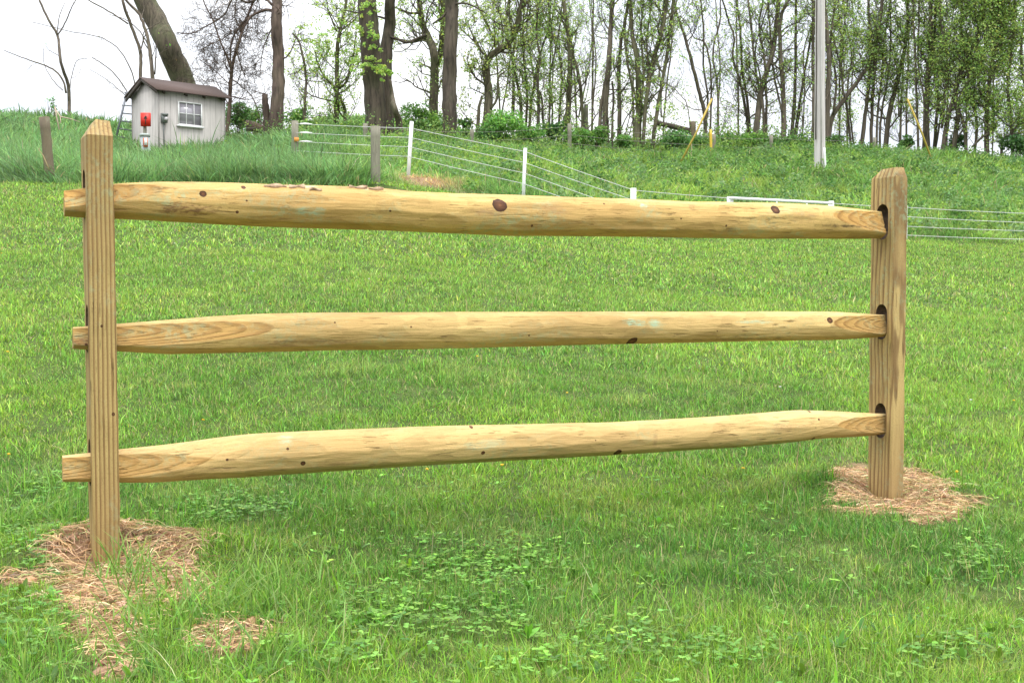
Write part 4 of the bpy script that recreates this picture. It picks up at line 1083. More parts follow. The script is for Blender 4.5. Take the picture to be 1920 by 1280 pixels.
# ------------------------------------------------------------------ trees
def smoothpath(pts, n):
    pts = np.asarray(pts, float); k = len(pts)
    if k == 2: return pts[0] + (pts[1] - pts[0]) * np.linspace(0, 1, n)[:, None]
    t = np.linspace(0, k - 1.0001, n); i = t.astype(int); f = (t - i)[:, None]
    p = np.vstack([2 * pts[0] - pts[1], pts, 2 * pts[-1] - pts[-2]])
    p0, p1, p2, p3 = p[i], p[i + 1], p[i + 2], p[i + 3]
    return .5 * ((2 * p1) + (-p0 + p2) * f + (2 * p0 - 5 * p1 + 4 * p2 - p3) * f ** 2 + (-p0 + 3 * p1 - 3 * p2 + p3) * f ** 3)

def grow(tm, lv, p, d, L, r0, lvl, rr, o):
    """one limb and its children; leaf positions go to lv"""
    n = 5 if lvl < 2 else 4
    pts = [p]; dd = d / np.linalg.norm(d)
    for k in range(n):
        dd = dd + rr.normal(0, o['wig'], 3) + np.array([0, 0, o['up'] * .35]); dd /= np.linalg.norm(dd)
        pts.append(pts[-1] + dd * L / n)
    pts = np.array(pts); rad = np.linspace(r0, max(r0 * .3, .0035), n + 1)
    (tm if lvl < o['split'] else lv['tw']).tube(pts, rad, 6 if lvl == 0 else (4 if lvl == 1 else 3), cap=False)
    if lvl >= o['levels'] or lvl >= 1:
        m = rr.poisson(o['leaf'] * (1.0 if lvl >= o['levels'] else .35))
        if m:
            i = rr.integers(1, n + 1, m)
            lv['p'].append(pts[i] + rr.normal(0, .07, (m, 3)))
    if lvl < o['levels']:
        nb = o['kids'][lvl] if lvl < len(o['kids']) else 2
        for k in range(nb):
            f = rr.uniform(.25, 1.0); i = min(int(f * n), n - 1); q = pts[i] + (pts[i + 1] - pts[i]) * (f * n - i)
            ax = rr.normal(0, 1, 3); ax -= ax.dot(dd) * dd; ax /= np.linalg.norm(ax)
            grow(tm, lv, q, dd * .75 + ax * rr.uniform(.5, 1.1), L * rr.uniform(.35, .65), max(r0 * .45, .005), lvl + 1, rr, o)

def tree(name, label, stems, d, bark, leafc=(.16, .32, .05), leaf=2.0, bpm=1.6, blen=1.4, levels=2, kids=(4, 3), wig=.22, up=.5, seed=1, group=None, cat='tree', lsize=(.05, .11), top=1.35, clusters=(), minf=.15, dark=1.0, spread=1.0):
    rr = np.random.default_rng(seed)
    o = dict(wig=wig, up=up, levels=levels, kids=kids, leaf=leaf, split=1)
    tm = MB(); lv = dict(p=[], tw=MB())
    first = None
    for si_, stem in enumerate(stems):
        pts, w0, w1 = stem[0], stem[1], stem[2]; opt = stem[3] if len(stem) > 3 else {}
        dj = opt.get('d', d)
        P3 = np.array([P(a, b_, dj) for a, b_ in pts])
        if opt.get('root', si_ == 0 or pts[0][1] > 190):
            gz = Hs(P3[0][0], P3[0][1]); P3[0][2] = min(P3[0][2], gz) - .15
        if pts[-1][1] <= 5 and top > 1:        # carry the stem on above the picture
            v = P3[-1] - P3[-2]; v /= np.linalg.norm(v); v = v * .7 + np.array([0, 0, .3]); ext = opt.get('ext', 3.5 * (top - 1) / .35)
            P3 = np.vstack([P3, P3[-1] + v * ext * .5, P3[-1] + (v + [rr.normal(0, .1), 0, .1]) * ext])
            w1e = w1 * .45
            wl = [w0] + list(np.linspace(w0, w1, len(pts))[1:]) + [(w1 + w1e) / 2, w1e]
            wl[0] = w0
        else: wl = list(np.linspace(w0, w1, len(pts)))
        if first is None: first = P3[0].copy(); first[2] += .15
        P3[1:-1, 1] += rr.normal(0, .12, len(P3) - 2)
        n = max(8, len(P3) * 4); path = smoothpath(P3, n)
        path[1:] += rr.normal(0, .006 + .00015 * w0, (n - 1, 3))
        rad = np.interp(np.linspace(0, 1, n), np.linspace(0, 1, len(wl)), wl) / 2 / F * dj
        if w0 > 12 and opt.get('root', si_ == 0 or pts[0][1] > 190): rad[:3] *= [1.3, 1.1, 1.03]
        tm.tube(path, rad, 14 if w0 > 14 else (8 if w0 > 6 else 6), jit=.035 if w0 > 10 else .05, rr=rr)
        seg = np.linalg.norm(np.diff(path, axis=0), axis=1); Lt = seg.sum(); cum = np.concatenate([[0], np.cumsum(seg)])
        nb = rr.poisson(Lt * opt.get('bpm', bpm))
        for k in range(nb):
            f = rr.uniform(opt.get('minf', minf), 1); s_ = f * Lt; i = min(np.searchsorted(cum, s_) - 1, n - 2); i = max(i, 0)
            q = path[i]; dd = path[i + 1] - path[i]; dd /= np.linalg.norm(dd)
            ax = rr.normal(0, 1, 3); ax[1] *= .7; ax -= ax.dot(dd) * dd; ax /= np.linalg.norm(ax)
            r0 = min(rad[i] * .42, .045) * rr.uniform(.5, 1)
            grow(tm, lv, q, dd * .5 + ax * rr.uniform(.6, 1.1) * spread, blen * rr.uniform(.5, 1.3) * (1.1 - .4 * f), max(r0, .008), 0, rr, o)
    for (a, b_, ra, rb_, cnt, *dj) in clusters:
        dj = dj[0] if dj else d
        c0 = P(a, b_, dj); s_ = dj / F
        q = rr.normal(0, 1, (cnt, 3)); q /= np.linalg.norm(q, axis=1, keepdims=True); q *= rr.uniform(0, 1, (cnt, 1)) ** .5; kk = rr.normal(0, .75, (max(3, cnt // 25), 3)); q = q * .45 + kk[rr.integers(0, len(kk), cnt)]
        lv['p'].append(c0 + q * [ra * s_, min(ra, 40) * s_, rb_ * s_])
    root = empty(name, first, label, cat, group)
    tm.build('trunk', bark, root, True)
    cr_ = lv['tw']
    if lv['p']:
        c = np.concatenate(lv['p']); n = len(c)
        cc = cjit(leafc, n, rr, .28, .12) * dark
        yel = rr.random(n) < .15; cc[yel] = cc[yel] * [1.35, 1.2, .9]
        tc_ = np.tile(np.array([[.13, .10, .075]]), (cr_.n, 1)); cr_.c = [tc_] if cr_.n else []
        leaves(cr_, c, rr.uniform(lsize[0], lsize[1], n), np.clip(cc, 0, .8), rr, .65)
    else: cr_.c = [np.tile(np.array([[.13, .10, .075]]), (cr_.n, 1))]
    if cr_.n: 
        cr_.v = [np.concatenate(cr_.v)]
        cr_.build('crown', M_tleaf, root)
    return root

GRN1 = (.37, .52, .15); GRN2 = (.34, .48, .15); GRN3 = (.40, .52, .18)
# 1 bare sapling, far left
tree('bare_sapling', 'slender bare sapling standing alone on the left crest', [
    ([(128, 198), (125, 165), (119, 120), (108, 70), (92, 38), (75, 0), (68, -25)], 7, 3),
    ([(124, 175), (118, 150), (95, 128), (70, 118), (35, 105), (8, 95)], 4, 1.2, {'root': False}),
    ([(108, 66), (120, 45), (138, 12), (150, -10)], 3, 1.5, {'root': False}),
    ([(107, 64), (113, 30), (122, 5)], 2, 1, {'root': False}),
    ([(128, 190), (134, 150), (143, 118), (155, 110), (164, 111)], 1.6, 1, {'root': False}),
    ([(118, 170), (100, 150), (85, 120), (82, 90)], 1.6, .8, {'root': False})],
    49, M_bark_dark, bpm=.35, blen=.9, levels=1, kids=(2,), leaf=.15, seed=3, cat='tree', top=1.0)
# 2 thin grey stems behind the shed
tree('thin_tree', 'thin crooked bare tree rising behind the left end of the shed roof', [
    ([(266, 230), (264, 140), (260, 95), (244, 45), (234, 8), (228, -30)], 7, 5),
    ([(262, 100), (268, 70), (275, 60)], 3, 1.5, {'root': False}),
    ([(250, 200), (250, 150), (236, 112), (218, 88), (190, 72), (130, 58), (60, 42)], 2.6, 1, {'root': False}),
    ([(250, 190), (215, 140), (190, 118), (172, 108)], 2.2, 1.6, {'root': False}),
    ([(240, 45), (205, 22), (165, 0), (140, -15)], 3, 2, {'root': False}),
    ([(236, 180), (200, 150), (168, 130)], 1.5, .8, {'root': False})],
    46.5, M_bark_dark, bpm=.5, blen=.8, levels=1, kids=(3,), leaf=.2, seed=4, top=1.2)
tree('thin_tree', 'pair of thin stems crossing in front of the leaning trunk behind the shed', [
    ([(296, 230), (288, 138), (281, 90), (272, 55), (258, 25), (240, 5), (225, -15)], 8, 4),
    ([(290, 140), (292, 100), (296, 60)], 3, 1.5, {'root': False}),
    ([(281, 90), (262, 60), (240, 40), (205, 28)], 2.5, 1, {'root': False}),
    ([(283, 100), (268, 75), (272, 58), (300, 42)], 2.4, 1.4, {'root': False})],
    45.2, M_bark_dark, bpm=.6, blen=.8, levels=1, kids=(3,), leaf=.2, seed=5, top=1.2)
# 3 big leaning trunk
tree('leaning_tree', 'thick mossy trunk leaning left behind the shed', [
    ([(372, 240), (338, 145), (318, 90), (296, 45), (270, 0), (245, -60)], 43, 38, {'ext': 5, 'bpm': .5, 'minf': .55})],
    47, M_bark_lean, bpm=.6, blen=2.5, kids=(5, 4), leaf=0, seed=6)
# 4 bare twiggy tree right of shed
tree('twiggy_tree', 'slim dark tree with bare reddish twigs right of the shed', [
    ([(421, 262), (430, 205), (433, 165), (438, 120), (450, 75), (462, 40), (478, -5)], 8, 4),
    ([(434, 135), (425, 105), (412, 75), (400, 40), (386, 12), (378, -12)], 4, 2, {'root': False}),
    ([(436, 150), (450, 160), (470, 180), (486, 215)], 2.5, 1.5, {'root': False}),
    ([(438, 110), (446, 90), (452, 60), (440, 30), (445, 0)], 3, 2, {'root': False}),
    ([(432, 160), (405, 135), (375, 112)], 2, 1, {'root': False})],
    44.5, M_bark_red, bpm=5.5, blen=1.2, levels=2, kids=(5, 3), leaf=.35, wig=.35, up=.1, seed=7, leafc=(.16, .10, .05), lsize=(.03, .06))
# 5 tree with reddish broken base
tree('big_tree', 'straight dark trunk with a pale reddish broken stub at its foot', [
    ([(514, 264), (520, 215), (523, 170), (523, 110), (521, 50), (520, 0), (519, -50)], 27, 17, {'ext': 6}),
    ([(499, 264), (500, 225), (497, 188), (496, 178)], 16, 9, {'root': True, 'bpm': .5}),
    ([(514, 22), (495, 18), (470, 30), (448, 45), (434, 80), (430, 110), (436, 128)], 6, 2, {'root': False, 'bpm': 11, 'minf': .1}),
    ([(470, 30), (455, 60), (447, 95), (452, 125), (460, 145)], 4, 1.6, {'root': False, 'bpm': 11, 'minf': .1}),
    ([(513, 12), (490, -5), (465, 5), (440, 0), (420, 25), (395, 45), (360, 62), (330, 62)], 5, 1.5, {'root': False, 'bpm': 10, 'minf': .1}),
    ([(434, 60), (415, 75), (392, 88), (372, 102)], 2.4, 1, {'root': False, 'bpm': 10, 'minf': .1}),
    ([(518, 40), (505, 60), (492, 100), (488, 140)], 3, 1.2, {'root': False, 'bpm': 11, 'minf': .1})],
    43.5, M_bark_stub, bpm=.5, blen=1.2, levels=2, kids=(4, 3), leaf=.5, wig=.35, up=-.1, seed=8, leafc=(.17, .12, .06), lsize=(.03, .06), minf=.2)
tree('thin_tree', 'thin dark crooked tree between the reddish trunk and the leafy maple', [
    ([(570, 238), (572, 195), (574, 150), (570, 110), (560, 78), (548, 62)], 6, 3),
    ([(573, 150), (585, 170), (590, 190)], 2, 1, {'root': False}), ([(572, 120), (556, 135), (540, 140)], 2, 1, {'root': False})],
    46, M_bark_dark, bpm=4, blen=1.1, leaf=2.4, levels=2, kids=(4, 3), seed=9, leafc=GRN1, top=1)
# 6 leafy small maple
tree('leafy_tree', 'small forked tree with bright green leaf clumps left of the thickest trunk', [
    ([(631, 232), (632, 200), (632, 165), (632, 120), (634, 80), (642, 40), (650, -5)], 11, 5),
    ([(632, 168), (612, 148), (598, 125), (590, 95)], 5, 2.5, {'root': False}),
    ([(633, 168), (650, 155), (657, 130), (664, 100), (668, 60)], 5, 2.5, {'root': False}),
    ([(646, 255), (646, 210), (641, 190), (633, 172)], 7, 5, {'root': True}),
    ([(632, 60), (615, 20), (610, -10)], 3, 2, {'root': False})],
    48, M_bark_mossy, bpm=4.4, blen=1.3, leaf=4.5, kids=(5, 3), seed=10, leafc=GRN1,
    clusters=[(615, 95, 26, 14, 520), (650, 108, 22, 11, 420), (595, 70, 22, 8, 260), (640, 60, 22, 9, 300), (640, 20, 40, 16, 460), (680, 60, 14, 20, 200), (580, 110, 18, 12, 220), (670, 135, 16, 8, 120)])
# 7 thickest trunk
tree('big_tree', 'thickest upright trunk with ivy tufts, just left of its grey twin', [
    ([(706, 264), (704, 210), (699, 150), (695, 90), (691, 40), (688, 0), (686, -50)], 41, 33, {'ext': 7})],
    43.8, M_bark_big, bpm=.35, blen=2.0, leaf=1.5, kids=(5, 4), seed=11, leafc=GRN1, minf=.5,
    clusters=[(700, 75, 11, 11, 300, 43.2), (705, 120, 18, 9, 420, 43.2), (722, 138, 12, 7, 220, 43.2), (668, 120, 16, 14, 200, 43.2), (678, 60, 14, 18, 200, 43.2), (695, 10, 22, 12, 160, 43.2), (686, 20, 10, 10, 70, 43.2)])
tree('big_tree', 'paler grey trunk standing close against the right of the thickest trunk', [
    ([(727, 268), (724, 215), (721, 165), (724, 100), (729, 45), (733, 0), (735, -50)], 30, 17, {'ext': 6}),
    ([(724, 70), (742, 72), (760, 80), (778, 74), (800, 66)], 4, 6, {'root': False, 'bpm': 1.2}),
    ([(722, 35), (700, 30), (680, 25), (645, 20)], 4, 2, {'root': False, 'bpm': 2})],
    44.5, M_bark_big, bpm=.5, blen=1.6, leaf=1.2, seed=12, leafc=GRN1, minf=.4)
tree('dead_tree', 'dead bent snag leaning on the grey trunk behind the wires', [
    ([(749, 268), (748, 235), (741, 205), (735, 180), (731, 150)], 16, 5)], 43.6, M_bark_dark, bpm=.8, blen=.5, levels=1, kids=(2,), leaf=.2, seed=13, top=1)
# 9 forked tree
tree('forked_tree', 'greenish forked trunk left of the straight dark trunk, long limb reaching left', [
    ([(813, 240), (814, 190), (815, 140), (814, 100), (804, 72), (792, 45), (787, 10), (785, -30)], 18, 9),
    ([(815, 125), (826, 95), (831, 60), (831, 20), (830, -30)], 13, 11, {'root': False}),
    ([(803, 70), (785, 77), (765, 78), (745, 74), (735, 73)], 6, 3, {'root': False}),
    ([(788, 24), (770, 26), (752, 20), (738, 13)], 5, 2.5, {'root': False}),
    ([(778, 77), (760, 92), (738, 98)], 2.5, 1.2, {'root': False})],
    47.5, M_bark_mossy, bpm=2.6, blen=1.2, leaf=3.2, seed=14, leafc=GRN1, clusters=[(833, 40, 11, 50, 800), (823, 105, 9, 25, 340), (818, 160, 8, 25, 220)])
tree('big_tree', 'straight dark trunk in the middle of the picture, right of the forked tree', [
    ([(843, 264), (843, 210), (843, 150), (845, 90), (846, 40), (847, 0), (847, -60)], 28, 23, {'ext': 7}),
    ([(842, 20), (825, 35), (812, 45)], 5, 3, {'root': False}),
    ([(848, 10), (870, 8), (900, 18), (930, 40), (950, 50)], 4, 2, {'root': False, 'bpm': 3})],
    43.4, M_bark_big, bpm=.9, blen=1.8, leaf=4, seed=15, leafc=GRN3, minf=.45)
# 11 leaning leafy tree
tree('leafy_tree', 'crooked tree bending right with hazy yellow-green foliage, right of the central trunk', [
    ([(905, 240), (914, 212), (916, 175), (912, 135), (916, 108), (945, 88), (968, 58), (976, 20), (990, -20)], 17, 9),
    ([(893, 232), (898, 205), (904, 180)], 8, 4, {'root': True}),
    ([(916, 108), (900, 95), (890, 75), (880, 50)], 5, 2, {'root': False}),
    ([(920, 205), (932, 185), (934, 150), (945, 135)], 5, 3, {'root': False}),
    ([(930, 95), (950, 100), (952, 98)], 4, 2, {'root': False}),
    ([(925, 70), (910, 40), (895, 10), (890, -15)], 4, 2.5, {'root': False})],
    44.6, M_bark_mossy, bpm=5.5, blen=1.4, leaf=4.5, kids=(5, 3), seed=16, leafc=GRN3,
    clusters=[(935, 70, 30, 14, 220), (950, 45, 25, 18, 200), (900, 55, 28, 25, 200), (885, 110, 20, 12, 130)])
SAP = 'young trees in the thicket along the ridge'
def thicket(label, stems, d, seed, dens=1.0, leafc=GRN2, bark=M_bark_dark, **kw):
    k = dict(bpm=3.2 * dens, blen=1.3, leaf=4.6 * dens, kids=(4, 3), wig=.25, up=.45, lsize=(.045, .10))
    stems = [(a_[0], a_[1] * .82, a_[2] * .75, *a_[3:]) for a_ in stems]
    if stems[0][0][0][0] < 1250: k['leaf'] *= 1.1
    elif stems[0][0][0][0] < 1560: k['leaf'] *= .72; k['bpm'] *= .85
    else: k['leaf'] *= .9
    k.update(kw)
    return tree('thicket_tree', label, stems, d, bark, seed=seed, leafc=leafc, group=SAP, **k)
thicket('slim pair of stems just right of the crooked leafy tree', [([(979, 236), (976, 190), (966, 135), (957, 90), (950, 40), (955, -5)], 8, 4), ([(984, 236), (988, 180), (983, 110), (981, 50), (986, -10)], 6, 5)], 46.5, 20, 1.1)
thicket('thin wavy tree leaning left over the bright bush', [([(989, 238), (995, 200), (1002, 160), (1008, 120), (1020, 80), (1035, 40), (1040, -5)], 7, 4), ([(1002, 150), (994, 100), (988, 60), (990, 0)], 4, 3, {'root': False})], 47.5, 21, 1.2)
thicket('dark slim tree with a dense low leaf clump at mid height', [([(1004, 242), (1010, 205), (1008, 150), (1012, 110), (1006, 60), (1010, -5)], 8, 4), ([(1021, 236), (1017, 195), (1012, 170)], 6, 4)], 45.5, 22, 1.3, clusters=((1005, 175, 20, 12, 160), (985, 180, 18, 10, 120)))
thicket('thin tree tipping right beside the mossy double trunk', [([(1044, 240), (1051, 190), (1053, 140), (1047, 100), (1035, 60), (1028, 10), (1025, -10)], 6, 3), ([(1031, 236), (1036, 200), (1030, 150), (1040, 100), (1050, 50), (1055, 0)], 5, 3)], 46.5, 23, 1.1)
thicket('mossy trunk splitting into two long stems', [([(1062, 246), (1066, 200), (1068, 140), (1068, 90), (1062, 40), (1056, -5)], 14, 9), ([(1094, 244), (1092, 200), (1086, 150), (1076, 105), (1070, 80)], 8, 8), ([(1048, 250), (1058, 225), (1066, 200)], 6, 6)], 44.5, 24, .9, bark=M_bark_mossy)
thicket('straight brown trunk rooted in the grass left of the leafy clump', [([(1138, 274), (1135, 225), (1137, 170), (1141, 110), (1145, 50), (1150, -5)], 15, 10), ([(1122, 240), (1127, 200), (1134, 160), (1137, 140)], 9, 6), ([(1146, 250), (1150, 190), (1148, 152)], 6, 5, {'bpm': 0})], 43.2, 25, .7)
thicket('slender dark trunk with thin fallen poles leaning at its foot', [([(1159, 268), (1160, 220), (1161, 150), (1164, 90), (1172, 40), (1180, -5)], 10, 7), ([(1152, 258), (1172, 225), (1200, 195), (1225, 182)], 3, 1.5, {'root': True, 'bpm': .5}), ([(1165, 245), (1185, 200), (1200, 150)], 2.5, 1.5, {'root': True, 'bpm': .5}), ([(1170, 262), (1188, 215), (1196, 170)], 2.5, 1.5, {'bpm': .5})], 43.6, 26, .8)
thicket('large clump of stems fanning out of one thick foot, ivy at its base', [([(1193, 286), (1197, 235), (1199, 190), (1194, 120), (1186, 60), (1182, -5)], 19, 7), ([(1204, 250), (1212, 180), (1226, 110), (1240, 60), (1250, -5)], 8, 13), ([(1222, 262), (1233, 200), (1244, 140), (1254, 80), (1264, -5)], 9, 8), ([(1198, 200), (1178, 130), (1172, 60), (1178, 0)], 5, 4, {'root': False}), ([(1200, 220), (1206, 140), (1202, 60), (1206, -5)], 5, 4, {'root': False}), ([(1210, 210), (1215, 130), (1212, 70), (1224, -5)], 5, 4, {'root': False})], 42.6, 27, .9, bark=M_bark_mossy,
        clusters=((1225, 220, 30, 22, 420), (1205, 150, 18, 14, 160), (1200, 180, 22, 12, 160), (1220, 195, 20, 14, 160)))
thicket('tree of two thin stems forming a V in the open gap', [([(1322, 262), (1321, 215), (1310, 170), (1296, 115), (1283, 65), (1270, 25), (1262, -8)], 10, 5), ([(1324, 240), (1327, 180), (1321, 120), (1319, 60), (1312, -5)], 5, 4, {'root': False}), ([(1328, 258), (1333, 210), (1332, 140), (1326, 95), (1318, 75)], 5, 4), ([(1319, 78), (1300, 70), (1290, 45), (1275, 30)], 3, 2, {'root': False})], 44.5, 28, .75)
thicket('long twig arching over the fallen log', [([(1297, 232), (1290, 205), (1275, 178), (1256, 160), (1245, 155)], 2.6, 1.4)], 43, 29, .2, top=1, blen=.4)
thicket('fan of thin stems left of the stout leaning stem', [([(1408, 262), (1400, 215), (1388, 160), (1374, 110), (1376, 70), (1370, 40), (1355, 5)], 7, 4), ([(1410, 262), (1402, 190), (1392, 130), (1387, 60), (1380, -5)], 7, 5), ([(1396, 240), (1402, 225), (1398, 200)], 4, 3)], 44.8, 30, 1.0, clusters=((1375, 100, 26, 7, 120), (1395, 112, 18, 10, 120)))
thicket('stout stem leaning right and forking high, in the middle of the right-hand thicket', [([(1412, 266), (1422, 210), (1430, 160), (1445, 110), (1455, 60), (1460, -5)], 15, 10), ([(1432, 255), (1430, 200), (1420, 140), (1410, 70), (1402, -5)], 6, 5), ([(1436, 258), (1438, 180), (1432, 110), (1425, 50), (1430, -5)], 6, 5), ([(1440, 264), (1428, 150), (1418, 90), (1440, 10)], 4, 3)], 43.8, 31, 1.0)
thicket('straight dark trunk between the leaning stem and the narrow V', [([(1468, 268), (1471, 220), (1467, 150), (1463, 80), (1464, 30), (1478, -5)], 13, 7), ([(1466, 210), (1454, 140), (1448, 80), (1440, -5)], 5, 5, {'root': False})], 43.5, 32, .9)
thicket('narrow V of stems just left of the utility pole', [([(1480, 268), (1487, 210), (1492, 140), (1492, 70), (1490, -5)], 9, 6), ([(1484, 266), (1500, 200), (1512, 130), (1520, 60), (1524, -5)], 6, 5), ([(1486, 262), (1505, 190), (1525, 150)], 3, 2), ([(1508, 262), (1506, 215), (1503, 195)], 3, 2)], 44.5, 33, .95)
thicket('dark trunk half hidden behind the utility pole', [([(1523, 272), (1524, 200), (1528, 120), (1526, -5)], 9, 7), ([(1549, 272), (1551, 200), (1552, 120), (1547, 50), (1545, -5)], 14, 8)], 43.6, 34, 1.1)
thicket('long limb slanting right from behind the pole', [([(1552, 258), (1560, 225), (1588, 180), (1618, 140), (1640, 100), (1648, 50), (1652, -5)], 11, 8), ([(1562, 215), (1568, 150), (1560, 80), (1566, -5)], 6, 5, {'root': False}), ([(1584, 185), (1574, 120), (1560, 60)], 4, 3, {'root': False})], 44.2, 35, 1.25)
thicket('two crossing thin stems right of the pole', [([(1599, 272), (1589, 215), (1578, 150), (1580, 80), (1592, -5)], 6, 4), ([(1607, 272), (1598, 225), (1592, 190)], 5, 3)], 45.2, 36, 1.2)
thicket('tight row of three upright stems', [([(1611, 272), (1622, 210), (1628, 140), (1632, 70), (1630, -5)], 10, 6), ([(1632, 272), (1636, 210), (1638, 140), (1648, 60), (1655, -5)], 8, 6), ([(1643, 272), (1645, 220), (1656, 140), (1662, 70), (1668, -5)], 6, 4)], 44.4, 37, 1.2)
thicket('sturdy stem curving up and right beyond the row', [([(1656, 272), (1668, 215), (1684, 150), (1698, 90), (1703, 40), (1706, -5)], 13, 7), ([(1650, 272), (1652, 220), (1668, 120), (1672, -5)], 6, 4), ([(1675, 200), (1700, 190), (1718, 186)], 3, 1.5, {'root': False})], 44.4, 38, 1.2)
thicket('straight thick trunk behind the bent yellow guard', [([(1740, 272), (1738, 220), (1740, 150), (1743, 80), (1742, -5)], 15, 10), ([(1723, 270), (1722, 200), (1716, 110), (1712, -5)], 6, 5), ([(1730, 268), (1729, 190), (1722, 120), (1724, -5)], 5, 4)], 43.4, 39, 1.2)
thicket('slim dark stems just right of the straight thick trunk', [([(1750, 274), (1753, 230), (1757, 180), (1752, 110), (1753, -5)], 8, 6), ([(1748, 262), (1765, 200), (1772, 140), (1762, 60), (1752, -5)], 5, 4)], 44, 40, 1.3)
thicket('broad dark clump leaning right near the edge of the picture', [([(1766, 276), (1776, 232), (1790, 175), (1804, 130), (1830, 70), (1850, -5)], 12, 8), ([(1782, 274), (1792, 220), (1796, 165), (1830, 110), (1862, 60), (1890, 20)], 12, 5), ([(1766, 240), (1774, 180), (1772, 110), (1764, 50), (1760, -5)], 6, 5, {'root': False})], 42.8, 41, 1.5)
thicket('thin tree leaning left under dense leaves near the right edge', [([(1812, 286), (1806, 240), (1798, 200), (1800, 150), (1822, 90), (1840, -5)], 8, 4), ([(1824, 284), (1832, 240), (1826, 190), (1812, 140), (1806, 60), (1808, -5)], 7, 5)], 42.6, 42, 1.7)
thicket('squat trunk with a low branch sweeping left, right edge', [([(1850, 284), (1852, 250), (1850, 190), (1858, 120), (1872, 60), (1880, -5)], 13, 7), ([(1822, 276), (1842, 256), (1860, 250)], 5, 5, {'root': False}), ([(1852, 200), (1835, 150), (1850, 80), (1838, -5)], 5, 4, {'root': False})], 42.4, 43, 2.2, clusters=((1860, 190, 30, 40, 500), (1880, 120, 35, 45, 600)))
thicket('densest leafy tree cut by the right edge', [([(1878, 284), (1884, 262), (1905, 252), (1940, 240)], 7, 5), ([(1900, 288), (1898, 230), (1890, 160), (1900, 80), (1905, -5)], 8, 6), ([(1925, 290), (1922, 200), (1915, 100), (1925, -5)], 8, 6)], 42.0, 44, 2.4, clusters=((1900, 60, 45, 60, 700), (1905, 180, 30, 45, 600), (1915, 120, 40, 60, 600)))
thicket('leafy tree standing just outside the right edge', [([(1990, 292), (1985, 200), (1975, 100), (1990, -5)], 12, 8), ([(2000, 292), (2020, 200), (2035, 100), (2050, -5)], 10, 7)], 43.5, 45, 2.0)
# light background saplings seen between the bigger stems
bgs = [(960, 50), (1085, 51), (1110, 49), (1345, 53), (1385, 50), (1500, 50), (1575, 51), (1590, 49), (1685, 50), (1700, 52), (1775, 50), (1815, 49), (1860, 50), (1030, 51), (940, 51), (1190, 52), (1240, 51)]
where = ['behind the crooked leafy tree', 'behind the mossy double trunk', 'between the mossy trunk and the straight brown trunk', 'in the open gap right of the V tree', 'behind the fan of thin stems', 'behind the narrow V of stems', 'behind the long slanting limb', 'behind the crossing thin stems', 'behind the curving sturdy stem', 'left of the bent yellow guard', 'behind the broad dark clump', 'behind the tree leaning left', 'behind the squat trunk', 'behind the dark slim tree', 'above the bright rounded bush', 'behind the large clump of stems', 'behind the right stems of the large clump']
for k, ((x_, d_), wh) in enumerate(zip(bgs, where)):
    rr = np.random.default_rng(500 + k); ln = rr.normal(0, 18)
    st_ = [([(x_, 262), (x_ + ln * .3, 180), (x_ + ln * .6 + rr.normal(0, 6), 100), (x_ + ln, 40), (x_ + ln * 1.3, -5)], rr.uniform(3, 5), 2.5)]
    if rr.random() < .6: st_.append(([(x_, 220), (x_ - ln * .5 + 8, 130), (x_ - ln + 5, 60), (x_ - ln, -5)], 3, 2, {'root': False}))
    dn = 1.5 if x_ > 1500 else (.45 if x_ == 1345 else .9)
    tree('sapling', 'distant thin sapling ' + wh, st_, d_, M_bark_dark, lsize=(.04, .09), leafc=GRN1 if k % 2 else GRN2, leaf=1.7 * dn, bpm=2.6 * max(dn, .6), blen=1.2, kids=(4, 3), seed=600 + k, group='background saplings behind the ridge')

# ------------------------------------------------------------------ shrubs
def shrub(label, x_, basepy, wpx, hpx, d, c, n=1100, seed=1):
    rr = np.random.default_rng(seed); b = P(x_, basepy, d); b[2] = Hs(b[0], b[1]); s_ = d / F
    ztop = P(x_, basepy - hpx, d)[2]; hh = max(ztop - b[2], .35)
    root = empty('shrub', b, label, 'shrub', 'shrubs under the trees')
    sm_ = MB(); pts = []
    nl = 9
    for k in range(nl):
        a = rr.uniform(0, 6.28); e = rr.uniform(.2, 1) * wpx / 2 * s_ * .8
        t = b + np.array([math.cos(a) * e, math.sin(a) * e * .8, hh * rr.uniform(.45, .85)])
        sm_.tube([b - [0, 0, .1], b * .5 + t * .5 + rr.normal(0, .06, 3), t], [.018, .012, .005], 4, cap=False)
        m = n // nl; q = rr.normal(0, 1, (m, 3)); q /= np.linalg.norm(q, axis=1, keepdims=True); q *= rr.uniform(.2, 1, (m, 1)) ** .6
        rl_ = rr.uniform(.18, .34) * min(wpx * s_, hh * 2.2)
        pts.append(t + q * [rl_, rl_, rl_ * .75])
    c_ = np.concatenate(pts); c_[:, 2] = np.maximum(c_[:, 2], b[2] + .03)
    sm_.build('stems', M_bark_dark, root)
    lf = MB(); leaves(lf, c_, rr.uniform(.05, .12, len(c_)), cjit(np.array(c) * 1.1 + [.05, .06, .035], len(c_), rr, .4, .12), rr, .65)
    lf.build('foliage', M_leaf, root)
